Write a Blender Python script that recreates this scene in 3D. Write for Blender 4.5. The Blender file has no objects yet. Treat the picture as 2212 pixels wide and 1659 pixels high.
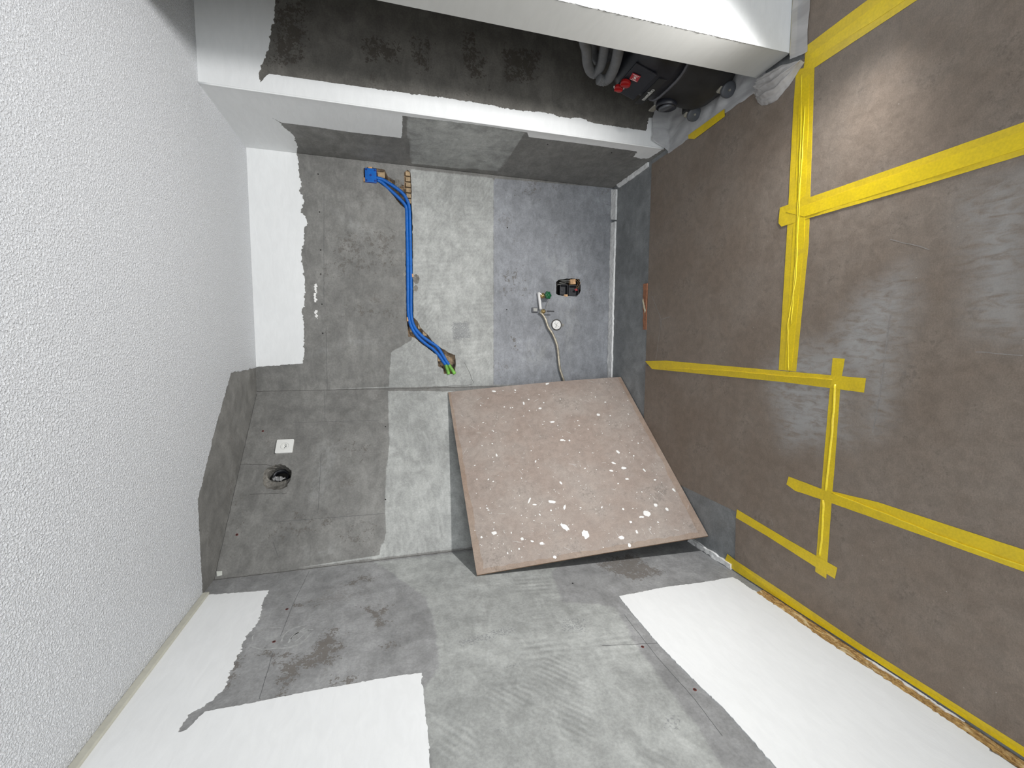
import bpy, bmesh, math, random
import numpy as np
from mathutils import Vector, Matrix
from mathutils.geometry import delaunay_2d_cdt
from mathutils import noise as mnoise

# ------------------------------------------------------------------ camera, world, lights, exposure
scene = bpy.context.scene
COL = scene.collection
cam_d = bpy.data.cameras.new('camera'); cam = bpy.data.objects.new('camera', cam_d); COL.objects.link(cam)
F_PX, YAW, PITCH, ROLL, EYE = 934.22346, 0.08735, -0.26541, -0.01884, 1.54445
fw = Vector((-math.sin(YAW)*math.cos(PITCH), math.cos(YAW)*math.cos(PITCH), math.sin(PITCH)))
rt0 = Vector((math.cos(YAW), math.sin(YAW), 0)); up0 = rt0.cross(fw)
rt = rt0*math.cos(ROLL) + up0*math.sin(ROLL); up = -rt0*math.sin(ROLL) + up0*math.cos(ROLL)
# the phone was held on its side: picture-right is down in the room, picture-up is right in the room
cm = Matrix((-up, rt, -fw)).transposed().to_4x4(); cm.translation = (0, 0, EYE)
cam.matrix_world = cm
cam_d.sensor_fit = 'HORIZONTAL'; cam_d.sensor_width = 36.0; cam_d.lens = F_PX/2212*36.0
cam_d.clip_start = .02; scene.camera = cam

world = bpy.data.worlds.new('daylight'); scene.world = world; world.use_nodes = True
bg = world.node_tree.nodes['Background']; bg.inputs[0].default_value = (.86, .93, 1, 1); bg.inputs[1].default_value = .28

def area(name, loc, target, size, power, color, shape='DISK', size_y=None):
    d = bpy.data.lights.new(name, 'AREA'); d.shape = shape; d.size = size
    if size_y: d.size_y = size_y
    d.energy = power; d.color = color
    o = bpy.data.objects.new(name, d); COL.objects.link(o); o.location = loc
    o.rotation_euler = (Vector(target)-Vector(loc)).to_track_quat('-Z', 'Y').to_euler()
    return o
# site work lamp standing on the floor just outside the frame, aimed up into the room
wl = bpy.data.lights.new('work_lamp', 'SPOT'); wl.energy = 140; wl.color = (1, .99, .98); wl.shadow_soft_size = .05; wl.spot_size = math.radians(151); wl.spot_blend = 1.0
wo = bpy.data.objects.new('work_lamp', wl); COL.objects.link(wo); wo.location = (1.06, 1.0, .10)
wo.rotation_euler = Vector((-.62, .34, .82)).to_track_quat('-Z', 'Y').to_euler()
# unseen soft fill added behind the camera to brighten the room
area('doorway_daylight', (-.1, -1.6, 1.3), (-.1, 2, 1.25), 1.6, 34, (.93, .97, 1), 'RECTANGLE', 1.9)
vs = scene.view_settings
vs.view_transform = 'Standard'; vs.look = 'None'; vs.gamma = 1.0; vs.exposure = 0.45; vs.use_curve_mapping = False

# ------------------------------------------------------------------ room measures (metres)
H, YB, XR, XL, YA = 2.35, 2.922, 1.146, -1.055, 2.284      # height, back wall, right wall, left wall, alcove wall
X1, Y2 = -.270, 2.159                                       # ends of the oblique corner wall
XN, YN0, YN1 = 1.152, 1.610, 1.447                          # end, back and front of the partition
rng = random.Random(7)

# outlines measured on each surface, metres (walls: along, height; floor and ceiling: x, y)
DATA = {
 'coat_back': [(1.146,2.344,0),(1.146,2.08,4),(1.117,2.076,5),(1.035,2.071,5),(0.959,2.061,7),(0.915,2.068,6),(0.874,2.049,6),(0.804,2.071,7),(0.755,2.037,7),(0.711,2.054,5),(0.64,2.054,5),(0.564,2.075,5),(0.476,2.067,5),(0.388,2.061,5),(0.256,2.069,5),(0.228,2.083,5),(0.096,2.075,5),(-0.058,2.08,4),(-0.104,2.089,2),(-0.124,2.353,0)],
 'coat_right': [(2.277,2.346,0),(2.922,2.344,0),(2.916,2.079,3),(2.787,2.053,4),(2.681,2.051,5),(2.607,2.08,4),(2.556,2.09,2),(2.513,2.12,1),(2.557,2.078,1),(2.556,1.953,1),(2.566,1.738,1),(2.559,1.485,2),(2.453,1.48,2),(2.32,1.482,1),(2.315,1.333,2),(2.305,1.061,1),(2.312,0.835,2),(2.358,0.812,1),(2.351,0.548,1),(2.352,0.151,4),(2.423,0.132,4),(2.433,0.073,3),(2.415,0.033,2),(2.278,0.021,0)],
 'coat_alc': [(1.149,2.348,0),(1.149,0.018,2),(1.241,0.018,3),(1.316,0.027,3),(1.303,0.123,4),(1.267,0.131,3),(1.23,0.138,2),(1.228,0.458,4),(1.245,0.544,4),(1.234,0.63,4),(1.244,0.746,3),(1.235,0.892,4),(1.24,1.113,4),(1.241,1.224,3),(1.238,1.368,3),(1.235,1.475,2),(1.232,1.645,1),(1.229,1.903,1),(1.227,2.066,2),(1.184,2.104,4),(1.224,2.108,4),(1.271,2.089,4),(1.369,2.055,5),(1.433,2.049,5),(1.492,2.032,5),(1.548,2.028,5)],
 'coat_left1': [(2.036,2.349,2),(2.005,2.086,3),(1.923,2.086,4),(1.845,2.075,4),(1.768,2.067,6),(1.718,2.08,5),(1.659,2.083,5),(1.589,2.081,5),(1.536,2.072,5),(1.489,2.075,5),(1.442,2.069,5),(1.414,2.084,4),(1.381,2.1,3),(1.361,2.133,3),(1.334,2.135,2),(1.299,2.133,2),(1.302,2.114,2),(1.334,2.1,1.5),(1.357,2.091,1.5),(1.357,2.032,1.5),(1.358,1.925,1.5),(1.36,1.802,1.5),(1.358,1.7,1.5),(1.356,1.565,2),(1.348,1.476,3),(1.276,1.475,2),(1.208,1.475,1.5),(1.106,1.474,1.5),(1.021,1.476,1.5)],
 'coat_left2': [(1.575,0.639,2),(1.586,0.387,2),(1.576,0.233,2),(1.578,0.056,2),(1.555,0.046,2),(1.481,0.05,2),(1.446,0.03,3),(1.394,0.037,4),(1.286,0.027,4),(1.144,0.037,4),(1.023,0.039,4),(0.859,0.022,4),(0.75,0.028,4),(0.658,0.034,4)],
 'coat_left2_up': [(0.795,0.633),(0.887,0.63),(0.979,0.629),(1.067,0.64),(1.128,0.643),(1.259,0.652),(1.378,0.649),(1.442,0.648)],
 'ceil_bare': [(-0.134,2.497),(-0.132,2.694),(-0.127,2.91),(-0.269,2.907),(-1.055,2.161),(-1.048,2.035),(-0.839,2.039),(-0.64,2.043),(-0.545,2.124),(-0.387,2.256)],
 'near_edge': [(1.612,1.59),(1.606,0.022)],
 'skim_back': [(1.127,1.423),(1.126,0.881),(-0.281,0.88),(-0.273,1.58),(-0.031,1.561),(0.044,1.428)],
 'blue_back': [(1.126,0.881),(1.152,-0.001),(-0.306,-0.005),(-0.281,0.88)],
 'skim_obl': [(0.022,1.586),(0.426,1.577),(0.579,1.596),(0.776,1.604),(0.955,1.598),(1.095,1.642),(1.093,1.24),(1.124,0.973),(0.05,0.776)],
 'skim_left': [(2.146,1.648),(2.164,1.24),(2.18,0.412),(1.843,0.847),(1.602,0.885),(1.516,0.687),(1.298,0.732),(1.101,0.737),(0.963,0.742),(0.83,0.76),(-1.2,0.76),(-1.2,1.475),(1.021,1.476),(1.275,1.475),(1.364,1.416),(1.586,1.411),(1.782,1.432)],
 'skim_right': [(2.2,1.482),(2.2,0.835),(2.864,0.851),(2.9,1.427)],
 'stain_left': [[(1.602,2.028),(1.594,1.974),(1.545,1.859),(1.664,1.815),(1.652,1.718),(1.605,1.751),(1.524,1.734),(1.453,1.771),(1.456,1.843),(1.357,1.864),(1.357,1.916),(1.459,1.914),(1.533,1.945)],[(1.389,1.769),(1.394,1.67),(1.351,1.664),(1.347,1.756)],[(1.791,1.717),(1.738,1.577),(1.692,1.585),(1.609,1.61),(1.657,1.655),(1.707,1.644),(1.764,1.706)],[(1.504,1.615),(1.556,1.542),(1.491,1.518),(1.494,1.599)],[(1.979,1.802),(2.045,1.654),(1.972,1.661),(1.953,1.779)],[(1.867,1.971),(1.885,1.875),(1.834,1.876),(1.847,1.958)],[(1.475,2.09),(1.606,2.087),(1.62,2.048),(1.494,2.046),(1.419,2.061)],[(1.88,0.64),(1.907,0.367),(1.685,0.33),(1.652,0.52)]],
 'swirl': [[(1.633,1.953),(1.672,1.952),(1.701,1.928),(1.712,1.889)],[(1.61,1.94),(1.597,1.914),(1.613,1.879),(1.654,1.859)],[(1.619,1.927),(1.657,1.919),(1.677,1.891),(1.677,1.854)],[(1.659,2.051),(1.694,2.06),(1.723,2.037),(1.729,2.007),(1.717,1.972)],[(1.632,2.048),(1.606,2.007),(1.599,1.96),(1.59,1.913),(1.606,1.878)],[(1.619,1.904),(1.648,1.886),(1.678,1.871)],[(1.638,1.923),(1.668,1.909),(1.694,1.886)]],
 'patch_left': [[(1.115,1.312),(1.098,1.249),(1.053,1.248),(1.055,1.312)],[(1.489,1.354),(1.536,1.114),(1.449,1.103),(1.417,1.363)],[(1.519,0.938),(1.489,0.823),(1.383,0.855),(1.418,0.987)],[(1.637,1.38),(1.637,1.325),(1.554,1.345),(1.581,1.394)],[(1.333,1.219),(1.323,1.14),(1.283,1.153),(1.292,1.229)],[(1.017,0.826),(1.01,0.737),(0.932,0.796),(0.948,0.857)],[(1.565,0.681),(1.442,0.646),(1.395,0.694),(1.488,0.702)]],
 'smear_left': [[(1.654,2.022),(1.71,1.982),(1.698,1.885),(1.641,1.828),(1.579,1.878),(1.604,1.972)],[(1.612,1.96),(1.683,1.882),(1.628,1.857),(1.595,1.941)]],
 'ridge_left': [[(1.152,1.451),(1.122,1.337),(1.013,1.358),(1.025,1.451)],[(1.428,1.126),(1.371,1.005),(1.168,0.99),(1.164,1.114)],[(1.265,1.281),(1.227,1.138),(1.126,1.171),(1.161,1.302)],[(1.124,1.099),(1.099,1.006),(0.981,1.035),(1.007,1.131)],[(1.374,0.821),(1.347,0.722),(1.277,0.745),(1.302,0.84)],[(0.905,0.955),(0.909,0.87),(0.863,0.889),(0.881,0.956)],[(1.823,1.012),(1.785,0.869),(1.679,0.908),(1.715,1.044)]],
 'stain_alc': [[(1.546,2.037),(1.574,1.893),(1.274,1.903),(1.244,2.086),(1.369,2.044)],[(1.463,1.687),(1.481,1.475),(1.362,1.488),(1.346,1.648)],[(1.493,1.464),(1.509,1.32),(1.345,1.333),(1.35,1.434)],[(1.583,1.206),(1.583,1.089),(1.302,1.041),(1.369,1.184)],[(1.534,0.992),(1.555,0.742),(1.359,0.817),(1.358,0.968)]],
 'stain_obl': [[(0.774,2.151),(0.772,1.911),(0.937,1.767),(0.978,2.021),(0.936,2.189)],[(0.878,1.859),(0.854,1.609),(1.067,1.653),(1.023,1.828)],[(0.706,2.341),(0.738,2.262),(0.952,2.246),(1.072,2.3)],[(0.343,1.895),(0.355,1.688),(0.546,1.634),(0.531,1.834)]],
 'stain_back': [[(0.702,1.943),(0.794,1.474),(0.445,1.48),(0.426,1.898)],[(0.313,1.901),(0.268,1.483),(0.149,1.485),(0.17,1.878)],[(0.097,0.802),(0.1,0.6),(-0.063,0.633),(-0.03,0.801)],[(1.092,0.772),(1.125,0.44),(1.025,0.507),(1.001,0.772)],[(0.534,1.974),(0.539,1.895),(-0.032,1.925),(-0.003,1.991)],[(0.504,0.868),(0.607,0.671),(0.357,0.602),(0.349,0.835)]],
 'smear_back': [[(0.678,0.537),(0.627,0.328),(0.171,0.248),(-0.164,0.315),(0.169,0.374)],[(0.067,0.634),(0.036,0.46),(-0.129,0.494),(-0.16,0.7)],[(0.867,1.938),(0.774,1.727),(0.646,1.534),(0.714,1.783)],[(-0.061,2.072),(0.085,1.799),(0.029,1.516),(-0.002,1.801)]],
 'rough_back': [[(0.17,1.185),(0.188,1.044),(0.048,1.029),(0.037,1.17)]],
 'smear_obl': [[(1.0,2.018),(0.979,1.809),(1.048,1.805),(1.059,1.992)],[(1.007,1.564),(1.043,1.356),(1.093,1.336),(1.086,1.587)],[(0.299,1.486),(0.443,1.313),(0.505,1.345),(0.434,1.449)],[(0.37,1.968),(0.409,1.841),(0.772,1.911),(0.738,2.004)]],
 'lines': [('back',[(0.922,1.936),(0.702,1.943),(0.282,1.956)]),('back',[(0.126,1.949),(-0.279,1.953)]),('obl',[(0.015,1.968),(0.241,1.948)]),('obl',[(0.243,2.124),(0.25,1.642)]),('obl',[(0.818,1.937),(0.46,1.95)]),('obl',[(0.843,2.148),(0.852,1.607)]),('left',[(2.138,1.948),(1.871,1.963),(1.664,1.962)]),('left',[(1.578,1.966),(1.37,1.953)]),('obl',[(0.502,2.353),(0.511,2.222),(0.525,2.187)]),('obl',[(0.682,2.272),(0.69,2.098)]),('back',[(-0.103,1.084),(-0.157,1.055),(-0.246,1.02)]),('left',[(1.451,0.682),(1.215,0.693),(1.032,0.688),(0.905,0.698)]),('obl',[(0.943,2.128),(1.013,2.098)]),('back',[(0.694,2.062),(0.68,2.068)]),('back',[(-0.263,1.297),(-0.258,1.062),(-0.249,1.024)]),('left',[(1.317,0.85),(1.277,0.652)])],
 'holes': [('back',(1.038,1.966),0),('back',(0.816,1.965),0),('back',(0.59,1.965),0),('back',(0.445,1.969),0),('back',(0.262,1.968),0),('back',(0.083,1.969),0),('back',(0.811,0.784),0),('back',(0.26,0.787),0),('obl',(0.293,2.272),1),('obl',(0.89,2.293),1),('obl',(0.773,1.603),0),('obl',(0.298,1.602),0),('left',(1.84,1.979),1),('left',(1.64,1.978),1),('left',(1.723,0.788),0),('left',(1.275,0.713),1),('left',(1.062,0.663),1),('right',(2.408,0.285),0),('right',(2.412,0.683),0)],
 'chase': [(1.1,1.704),(1.112,1.666),(1.108,1.625),(1.105,1.579),(1.066,1.561),(1.049,1.526),(1.034,1.5),(1.021,1.462),(1.102,1.46),(1.12,1.439),(1.106,1.422),(1.013,1.416),(0.909,1.418),(0.849,1.414),(0.674,1.414),(0.48,1.416),(0.409,1.413),(0.301,1.416),(0.193,1.416),(0.171,1.392),(0.13,1.374),(0.076,1.321),(0.04,1.298),(-0.006,1.239),(-0.034,1.193),(-0.053,1.146),(-0.1,1.142),(-0.18,1.145),(-0.179,1.222),(-0.146,1.226),(-0.127,1.261),(-0.053,1.265),(-0.025,1.304),(0.021,1.367),(0.062,1.411),(0.066,1.451),(0.165,1.459),(0.201,1.462),(0.318,1.462),(0.442,1.462),(0.671,1.46),(0.88,1.458),(0.899,1.486),(0.951,1.527),(0.997,1.573),(1.025,1.619),(1.016,1.706)],
 'chase_tan': [[(1.083,1.567),(1.081,1.499),(1.068,1.466),(1.021,1.466),(1.034,1.5),(1.058,1.558)]],
 'pipe_a': [(1.052,2.926,1.633),(1.047,2.926,1.597),(1.025,2.926,1.551),(0.996,2.926,1.501),(0.966,2.926,1.465),(0.925,2.926,1.442),(0.883,2.926,1.432),(0.814,2.926,1.43),(0.674,2.926,1.429),(0.533,2.926,1.429),(0.391,2.926,1.429),(0.274,2.926,1.431),(0.193,2.926,1.429),(0.13,2.926,1.41),(0.076,2.926,1.366),(0.035,2.926,1.312),(0.003,2.926,1.266),(-0.043,2.926,1.234),(-0.09,2.926,1.207),(-0.118,2.926,1.188)],
 'pipe_b': [(1.038,2.926,1.623),(1.028,2.926,1.598),(0.996,2.926,1.559),(0.955,2.926,1.51),(0.913,2.926,1.466),(0.881,2.926,1.451),(0.812,2.926,1.449),(0.673,2.926,1.448),(0.532,2.926,1.448),(0.39,2.926,1.449),(0.274,2.926,1.45),(0.193,2.926,1.446),(0.13,2.926,1.43),(0.071,2.926,1.393),(0.021,2.926,1.339),(-0.011,2.926,1.294),(-0.048,2.926,1.259),(-0.09,2.926,1.23),(-0.118,2.926,1.21)],
 'tip_a': [(-0.118,2.922,1.189),(-0.147,2.922,1.17),(-0.18,2.922,1.149)],
 'tip_b': [(-0.118,2.922,1.21),(-0.151,2.922,1.198),(-0.182,2.922,1.19)],
 'bluebox': [(1.095,1.698),(1.105,1.627),(1.024,1.629),(1.017,1.698)],
 'wedges': [[(1.113,1.676),(1.113,1.654),(1.097,1.654),(1.095,1.678)],[(1.045,1.706),(1.046,1.693),(1.022,1.693),(1.02,1.706)],[(0.472,1.425),(0.473,1.414),(0.451,1.413),(0.451,1.423)],[(0.194,1.459),(0.194,1.446),(0.167,1.447),(0.167,1.459)]],
 'boxhole': [(0.464,0.426),(0.482,0.403),(0.489,0.356),(0.494,0.308),(0.491,0.247),(0.45,0.239),(0.411,0.237),(0.389,0.245),(0.367,0.269),(0.369,0.336),(0.372,0.41),(0.382,0.425)],
 'cups': [[(0.448,0.394),(0.45,0.336),(0.379,0.335),(0.377,0.393)],[(0.446,0.327),(0.447,0.249),(0.372,0.254),(0.372,0.326)]],
 'boxwedge': [[(0.486,0.32),(0.491,0.279),(0.455,0.277),(0.451,0.317)],[(0.379,0.363),(0.38,0.337),(0.364,0.337),(0.364,0.363)]],
 'redtri': [(0.418,0.285),(0.426,0.265),(0.41,0.259),(0.409,0.276)],
 'boxwires': [[(0.48,0.403),(0.477,0.367),(0.48,0.332),(0.472,0.307)],[(0.46,0.403),(0.467,0.367),(0.466,0.325)],[(0.493,0.272),(0.466,0.247),(0.438,0.258),(0.418,0.276)],[(0.486,0.277),(0.466,0.256),(0.441,0.265),(0.424,0.273)],[(0.486,0.226),(0.461,0.244),(0.433,0.258)],[(0.442,0.42),(0.45,0.391),(0.459,0.355)]],
 'v_white': [(0.383,2.902,0.564),(0.332,2.902,0.557),(0.268,2.902,0.548)],
 'v_brass1': (0.362,2.902,0.533),
 'v_green': (0.363,2.877,0.503),
 'v_brass2': (0.253,2.902,0.528),
 'v_lever': [(0.255,2.872,0.512),(0.25,2.872,0.457)],
 'v_clip': [(0.277,0.61),(0.279,0.57),(0.269,0.563),(0.247,0.565),(0.244,0.609)],
 'v_hose': [(0.25,2.904,0.552),(0.229,2.904,0.53),(0.198,2.904,0.509),(0.144,2.904,0.488),(0.097,2.904,0.455),(0.031,2.904,0.425),(-0.016,2.904,0.414),(-0.066,2.904,0.408),(-0.15,2.904,0.396),(-0.207,2.904,0.376),(-0.263,2.904,0.354)],
 'v_capc': (0.162,0.42),
 'v_wire': [(0.345,2.902,0.479),(0.312,2.902,0.494),(0.274,2.902,0.505)],
 'socket': (0.405,2.144),
 'pipehole': [(0.551,2.225),(0.535,2.214),(0.526,2.194),(0.514,2.179),(0.514,2.151),(0.523,2.128),(0.54,2.11),(0.558,2.092),(0.575,2.089),(0.615,2.09),(0.653,2.101),(0.667,2.126),(0.667,2.163),(0.658,2.196),(0.63,2.218),(0.59,2.227)],
 'scrap': [(1.086,2.351),(1.058,2.346),(1.059,2.325),(1.082,2.334)],
 'beige': [(2.077,2.368),(1.591,2.362),(1.259,2.366),(1.252,2.339),(1.574,2.331),(2.035,2.347)],
 'chip_up': [(1.446,0.03),(1.286,0.027),(1.144,0.037),(0.859,0.022),(0.634,0.02)],
 'chip_lo': [(1.457,-0.015),(1.156,-0.007),(0.971,-0.006),(0.736,-0.005),(0.646,-0.006)],
 'lrough': [(1.555,0.046),(1.481,0.05),(1.446,0.03),(1.451,-0.02),(1.64,-0.022)],
 'foam': [[(1.145,2.92),(1.114,2.839),(0.903,2.854),(0.931,2.944)],[(0.911,2.943),(0.889,2.86),(0.52,2.862),(-0.225,2.86),(-0.23,2.932),(0.546,2.926)],[(-1.038,1.935),(-1.036,1.617),(-1.055,1.628),(-1.066,1.949)],[(1.15,2.907),(1.109,2.825),(1.111,2.455),(1.136,2.492)]],
 'offcut': [(0.401,2.473),(0.404,2.432),(0.115,2.416),(0.117,2.463)],
 't1': [(-0.083,2.431),(-0.073,2.214),(-0.092,1.404),(-0.099,1.093),(-0.148,1.096),(-0.137,1.401),(-0.129,2.352)],
 't2': [(1.086,1.436),(1.06,1.357),(0.403,1.337),(-0.091,1.358),(-0.088,1.439),(0.489,1.436),(0.953,1.439)],
 't3': [(1.15,1.397),(1.154,1.223),(1.153,-0.9),(1.047,-0.9),(1.047,1.127),(1.048,1.36),(1.07,1.403),(1.118,1.399)],
 't4': [(0.576,1.476),(0.571,1.034),(0.561,-0.9),(0.484,-0.9),(0.489,0.967),(0.497,1.34),(0.497,1.464),(0.515,1.479)],
 't5': [(-0.033,1.213),(-0.035,1.169),(-0.126,1.178),(-0.414,1.179),(-0.527,1.181),(-0.854,1.182),(-0.849,1.226),(-0.443,1.222),(-0.181,1.217)],
 't6': [(-0.518,1.363),(-0.524,1.226),(-0.506,1.026),(-0.517,-0.9),(-0.564,-0.9),(-0.564,0.954),(-0.564,1.223),(-0.567,1.33),(-0.553,1.371)],
 't7': [(-0.752,1.624),(-0.777,1.359),(-0.792,1.144),(-0.837,1.15),(-0.83,1.233),(-0.806,1.448),(-0.794,1.627)],
 't8': [(-0.991,1.67),(-0.998,1.62),(-1.005,1.344),(-1.018,1.049),(-1.002,-0.9),(-1.04,-0.9),(-1.041,0.858),(-1.046,1.341),(-1.05,1.622),(-1.036,1.686)],
 't9': [(1.132,2.078),(1.133,1.817),(1.097,1.812),(1.089,2.028),(1.113,2.077)],
 'crease': {'t1':[[(-0.117,2.211),(-0.107,1.765),(-0.112,1.424),(-0.112,1.209)]],'t2':[[(0.926,1.386),(0.807,1.386),(0.6,1.388),(0.458,1.384),(0.279,1.382),(0.099,1.406),(-0.088,1.391)],[(1.056,1.408),(0.811,1.396),(0.495,1.389),(0.244,1.388),(0.098,1.391)]],'t5':[[(-0.128,1.195),(-0.297,1.195),(-0.437,1.2),(-0.526,1.204)],[(-0.563,1.211),(-0.686,1.206),(-0.779,1.211)]],'t6':[[(-0.528,1.181),(-0.536,1.023),(-0.55,0.836),(-0.551,0.681),(-0.548,-0.5)]]},
 'over': {'t2':[(1.035,1.401),(1.037,1.374),(0.416,1.356),(-0.087,1.379),(-0.089,1.411),(0.482,1.408),(0.94,1.414)],'t3':[(1.109,1.379),(1.118,1.146),(1.115,-0.9),(1.075,-0.9),(1.071,1.136),(1.083,1.362)],'t4':[(0.55,1.446),(0.549,1.02),(0.539,-0.9),(0.5,-0.9),(0.505,0.968),(0.508,1.362)],'t8':[(-1.011,1.591),(-1.021,1.343),(-1.031,1.048),(-1.016,-0.9),(-1.04,-0.9),(-1.041,0.858),(-1.046,1.341)]},
 'dust': [[(0.039,1.22),(0.178,1.117),(0.237,1.01),(0.135,0.99),(-0.009,1.019),(-0.221,1.032),(-0.256,1.057),(-0.118,1.082),(-0.061,1.213)],[(0.154,1.037),(0.151,1.004),(-0.069,1.028),(-0.223,1.045),(-0.271,1.056)],[(-0.093,1.494),(-0.013,1.367),(0.022,1.202),(-0.026,1.149),(-0.176,1.171),(-0.321,1.145),(-0.39,1.384)],[(0.412,0.854),(0.437,0.754),(0.041,0.724),(0.068,0.8)]],
 'scratch': [[(0.35,1.051),(0.309,0.966),(0.294,0.941)],[(-0.007,0.813),(-0.015,0.72)],[(0.11,1.034),(-0.13,1.045),(-0.28,1.059)],[(0.318,2.377),(0.17,2.273),(-0.079,2.316)],[(0.171,2.282),(0.104,2.26)],[(0.17,2.273),(0.181,2.193)],[(-0.726,1.434),(-0.747,1.424)]],
 'film': [(1.134,2.251),(1.328,2.275),(1.161,1.624),(1.11,1.621)],
 'crumple_px': [(1.122,1.586,0.045),(1.119,1.525,0.05),(1.108,1.458,0.05),(1.091,1.387,0.06),(1.097,1.373,0.05),(1.105,1.406,0.0),(1.086,1.432,0.005),(1.044,1.462,0.0),(1.017,1.477,0.0),(1.016,1.521,0.0),(1.024,1.567,0.0),(1.043,1.604,0.0),(1.071,1.616,0.0),(1.079,1.626,0.0),(1.105,1.61,0.01)],
 'mask_tape': [(1.343,1.443,0.029),(1.349,1.443,0.0),(1.144,1.443,-0.002),(1.139,1.443,0.028)],
 'board': [(-0.302,2.885,1.199),(-1.051,1.892,1.193),(-0.961,1.805,0.001),(-0.206,2.732,0.001)],
 'splash': [(1.04,0.723,0.0247,0.0148,0.9),(1.094,0.632,0.0181,0.0214,0),(1.032,0.265,0.0197,0.0181,0),(0.993,0.198,0.0115,0.0099,0),(1.025,0.146,0.0091,0.0091,0),(1.012,1.083,0.0132,0.0091,0),(1.065,0.952,0.0082,0.0082,0),(1.085,0.906,0.0091,0.0049,0.3),(1.103,0.862,0.0099,0.0082,0),(1.139,0.455,0.0148,0.0107,0),(1.183,0.431,0.0074,0.0115,0),(1.18,0.817,0.0091,0.0082,0),(0.741,0.277,0.0156,0.0091,0.3),(0.627,0.267,0.0091,0.0132,-0.3),(0.771,0.164,0.0058,0.0115,-0.3),(0.814,0.288,0.0107,0.0058,0),(0.842,0.13,0.0082,0.0049,0),(0.919,0.052,0.0066,0.0123,-0.3),(0.506,0.528,0.0058,0.0058,0),(0.548,0.98,0.0049,0.0107,0),(0.667,0.184,0.0049,0.0049,0),(0.58,0.117,0.0049,0.0049,0),(0.642,0.199,0.0041,0.0041,0),(0.7,0.323,0.0132,0.0066,0.6),(1.066,0.373,0.0082,0.0074,0),(0.99,0.383,0.0066,0.0066,0),(1.047,0.303,0.0148,0.0066,0),(1.121,0.364,0.0066,0.0099,0),(0.89,0.746,0.023,0.0082,0.3),(0.863,0.864,0.0041,0.0206,0.6),(1.024,1.148,0.0058,0.0058,0),(0.749,0.355,0.0115,0.0058,0.4),(0.785,0.666,0.0058,0.0107,-0.3),(0.625,0.768,0.0041,0.0091,0.5),(0.938,0.766,0.0058,0.0049,0),(1.112,0.978,0.0049,0.0049,0),(0.69,1.118,0.0049,0.0041,0),(0.503,0.557,0.0041,0.0041,0),(0.892,0.843,0.0115,0.0041,0.2),(0.932,0.69,0.0066,0.0165,0.5),(0.036,0.901,0.0137,0.0077,0.3),(0.171,0.73,0.006,0.0137,0),(0.141,0.691,0.006,0.0051,0),(0.184,0.861,0.0051,0.0043,0),(0.198,0.823,0.0051,0.0043,0),(0.227,0.636,0.0103,0.0077,0),(0.329,0.281,0.012,0.0103,0),(0.226,0.197,0.0068,0.0051,0),(0.011,0.53,0.0154,0.0077,-0.5),(0.048,0.759,0.0051,0.0085,0),(0.351,0.59,0.0154,0.0068,0),(0.496,0.571,0.0145,0.0068,0),(0.506,0.528,0.0051,0.0051,0)],
 'hose1': [(1.3,1.8,0.743),(1.3,1.854,0.707),(1.3,1.919,0.674),(1.3,1.976,0.634),(1.3,1.995,0.599),(1.3,1.958,0.594),(1.3,1.911,0.603),(1.3,1.853,0.624),(1.3,1.784,0.652)],
 'hose2': [(1.36,1.882,0.666),(1.36,1.932,0.642),(1.36,1.974,0.602),(1.36,1.993,0.582),(1.36,1.991,0.572),(1.36,1.905,0.599)],
 'hose3': [(1.26,1.966,0.593),(1.26,1.971,0.563),(1.26,1.947,0.549),(1.26,1.892,0.557),(1.26,1.836,0.573),(1.26,1.792,0.589),(1.26,1.748,0.607),(1.26,1.705,0.627)],
}

# ------------------------------------------------------------------ object helpers
def link(o, parent=None):
    COL.objects.link(o)
    if parent is not None: o.parent = parent
    return o
def mesh(name, verts, faces, mat, parent=None, smooth=False, base=None):
    """one mesh object; verts in room coordinates, moved into the parent's frame"""
    me = bpy.data.meshes.new(name)
    q = parent; b = Vector(base) if base is not None else Vector((0, 0, 0))
    while q is not None and base is None: b += Vector(q.location); q = q.parent
    me.from_pydata([tuple(Vector(v)-b) for v in verts], [], faces)
    bm = bmesh.new(); bm.from_mesh(me); bmesh.ops.recalc_face_normals(bm, faces=bm.faces); bm.to_mesh(me); bm.free()
    if smooth: me.polygons.foreach_set('use_smooth', [True]*len(me.polygons))
    if mat: me.materials.append(mat)
    o = bpy.data.objects.new(name, me)
    if base is not None: o.location = b
    return link(o, parent)
def tag(o, label, cat, group=None):
    o['label'] = label; o['category'] = cat
    if group: o['group'] = group
    return o
def thing(name, label, cat, loc, group=None):
    o = bpy.data.objects.new(name, None); o.empty_display_size = .05; o.location = loc; link(o)
    return tag(o, label, cat, group)
def structure(o): o['kind'] = 'structure'; return o

def frame(n):
    z = Vector((0, 0, 1))
    if n == 'back': return Vector((0, YB, 0)), Vector((1, 0, 0)), z, Vector((0, -1, 0))
    if n == 'alc': return Vector((0, YA, 0)), Vector((1, 0, 0)), z, Vector((0, -1, 0))
    if n == 'near': return Vector((0, YN1, 0)), Vector((1, 0, 0)), z, Vector((0, -1, 0))
    if n == 'left': return Vector((XL, 0, 0)), Vector((0, 1, 0)), z, Vector((1, 0, 0))
    if n == 'right': return Vector((XR, 0, 0)), Vector((0, 1, 0)), z, Vector((-1, 0, 0))
    if n == 'floor': return Vector((0, 0, 0)), Vector((1, 0, 0)), Vector((0, 1, 0)), z
    if n == 'ceil': return Vector((0, 0, H)), Vector((1, 0, 0)), Vector((0, 1, 0)), -z
    if n == 'obl':
        e = Vector((XL-X1, Y2-YB, 0)).normalized()
        return Vector((X1, YB, 0)), e, z, Vector((-e.y, e.x, 0))
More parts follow.
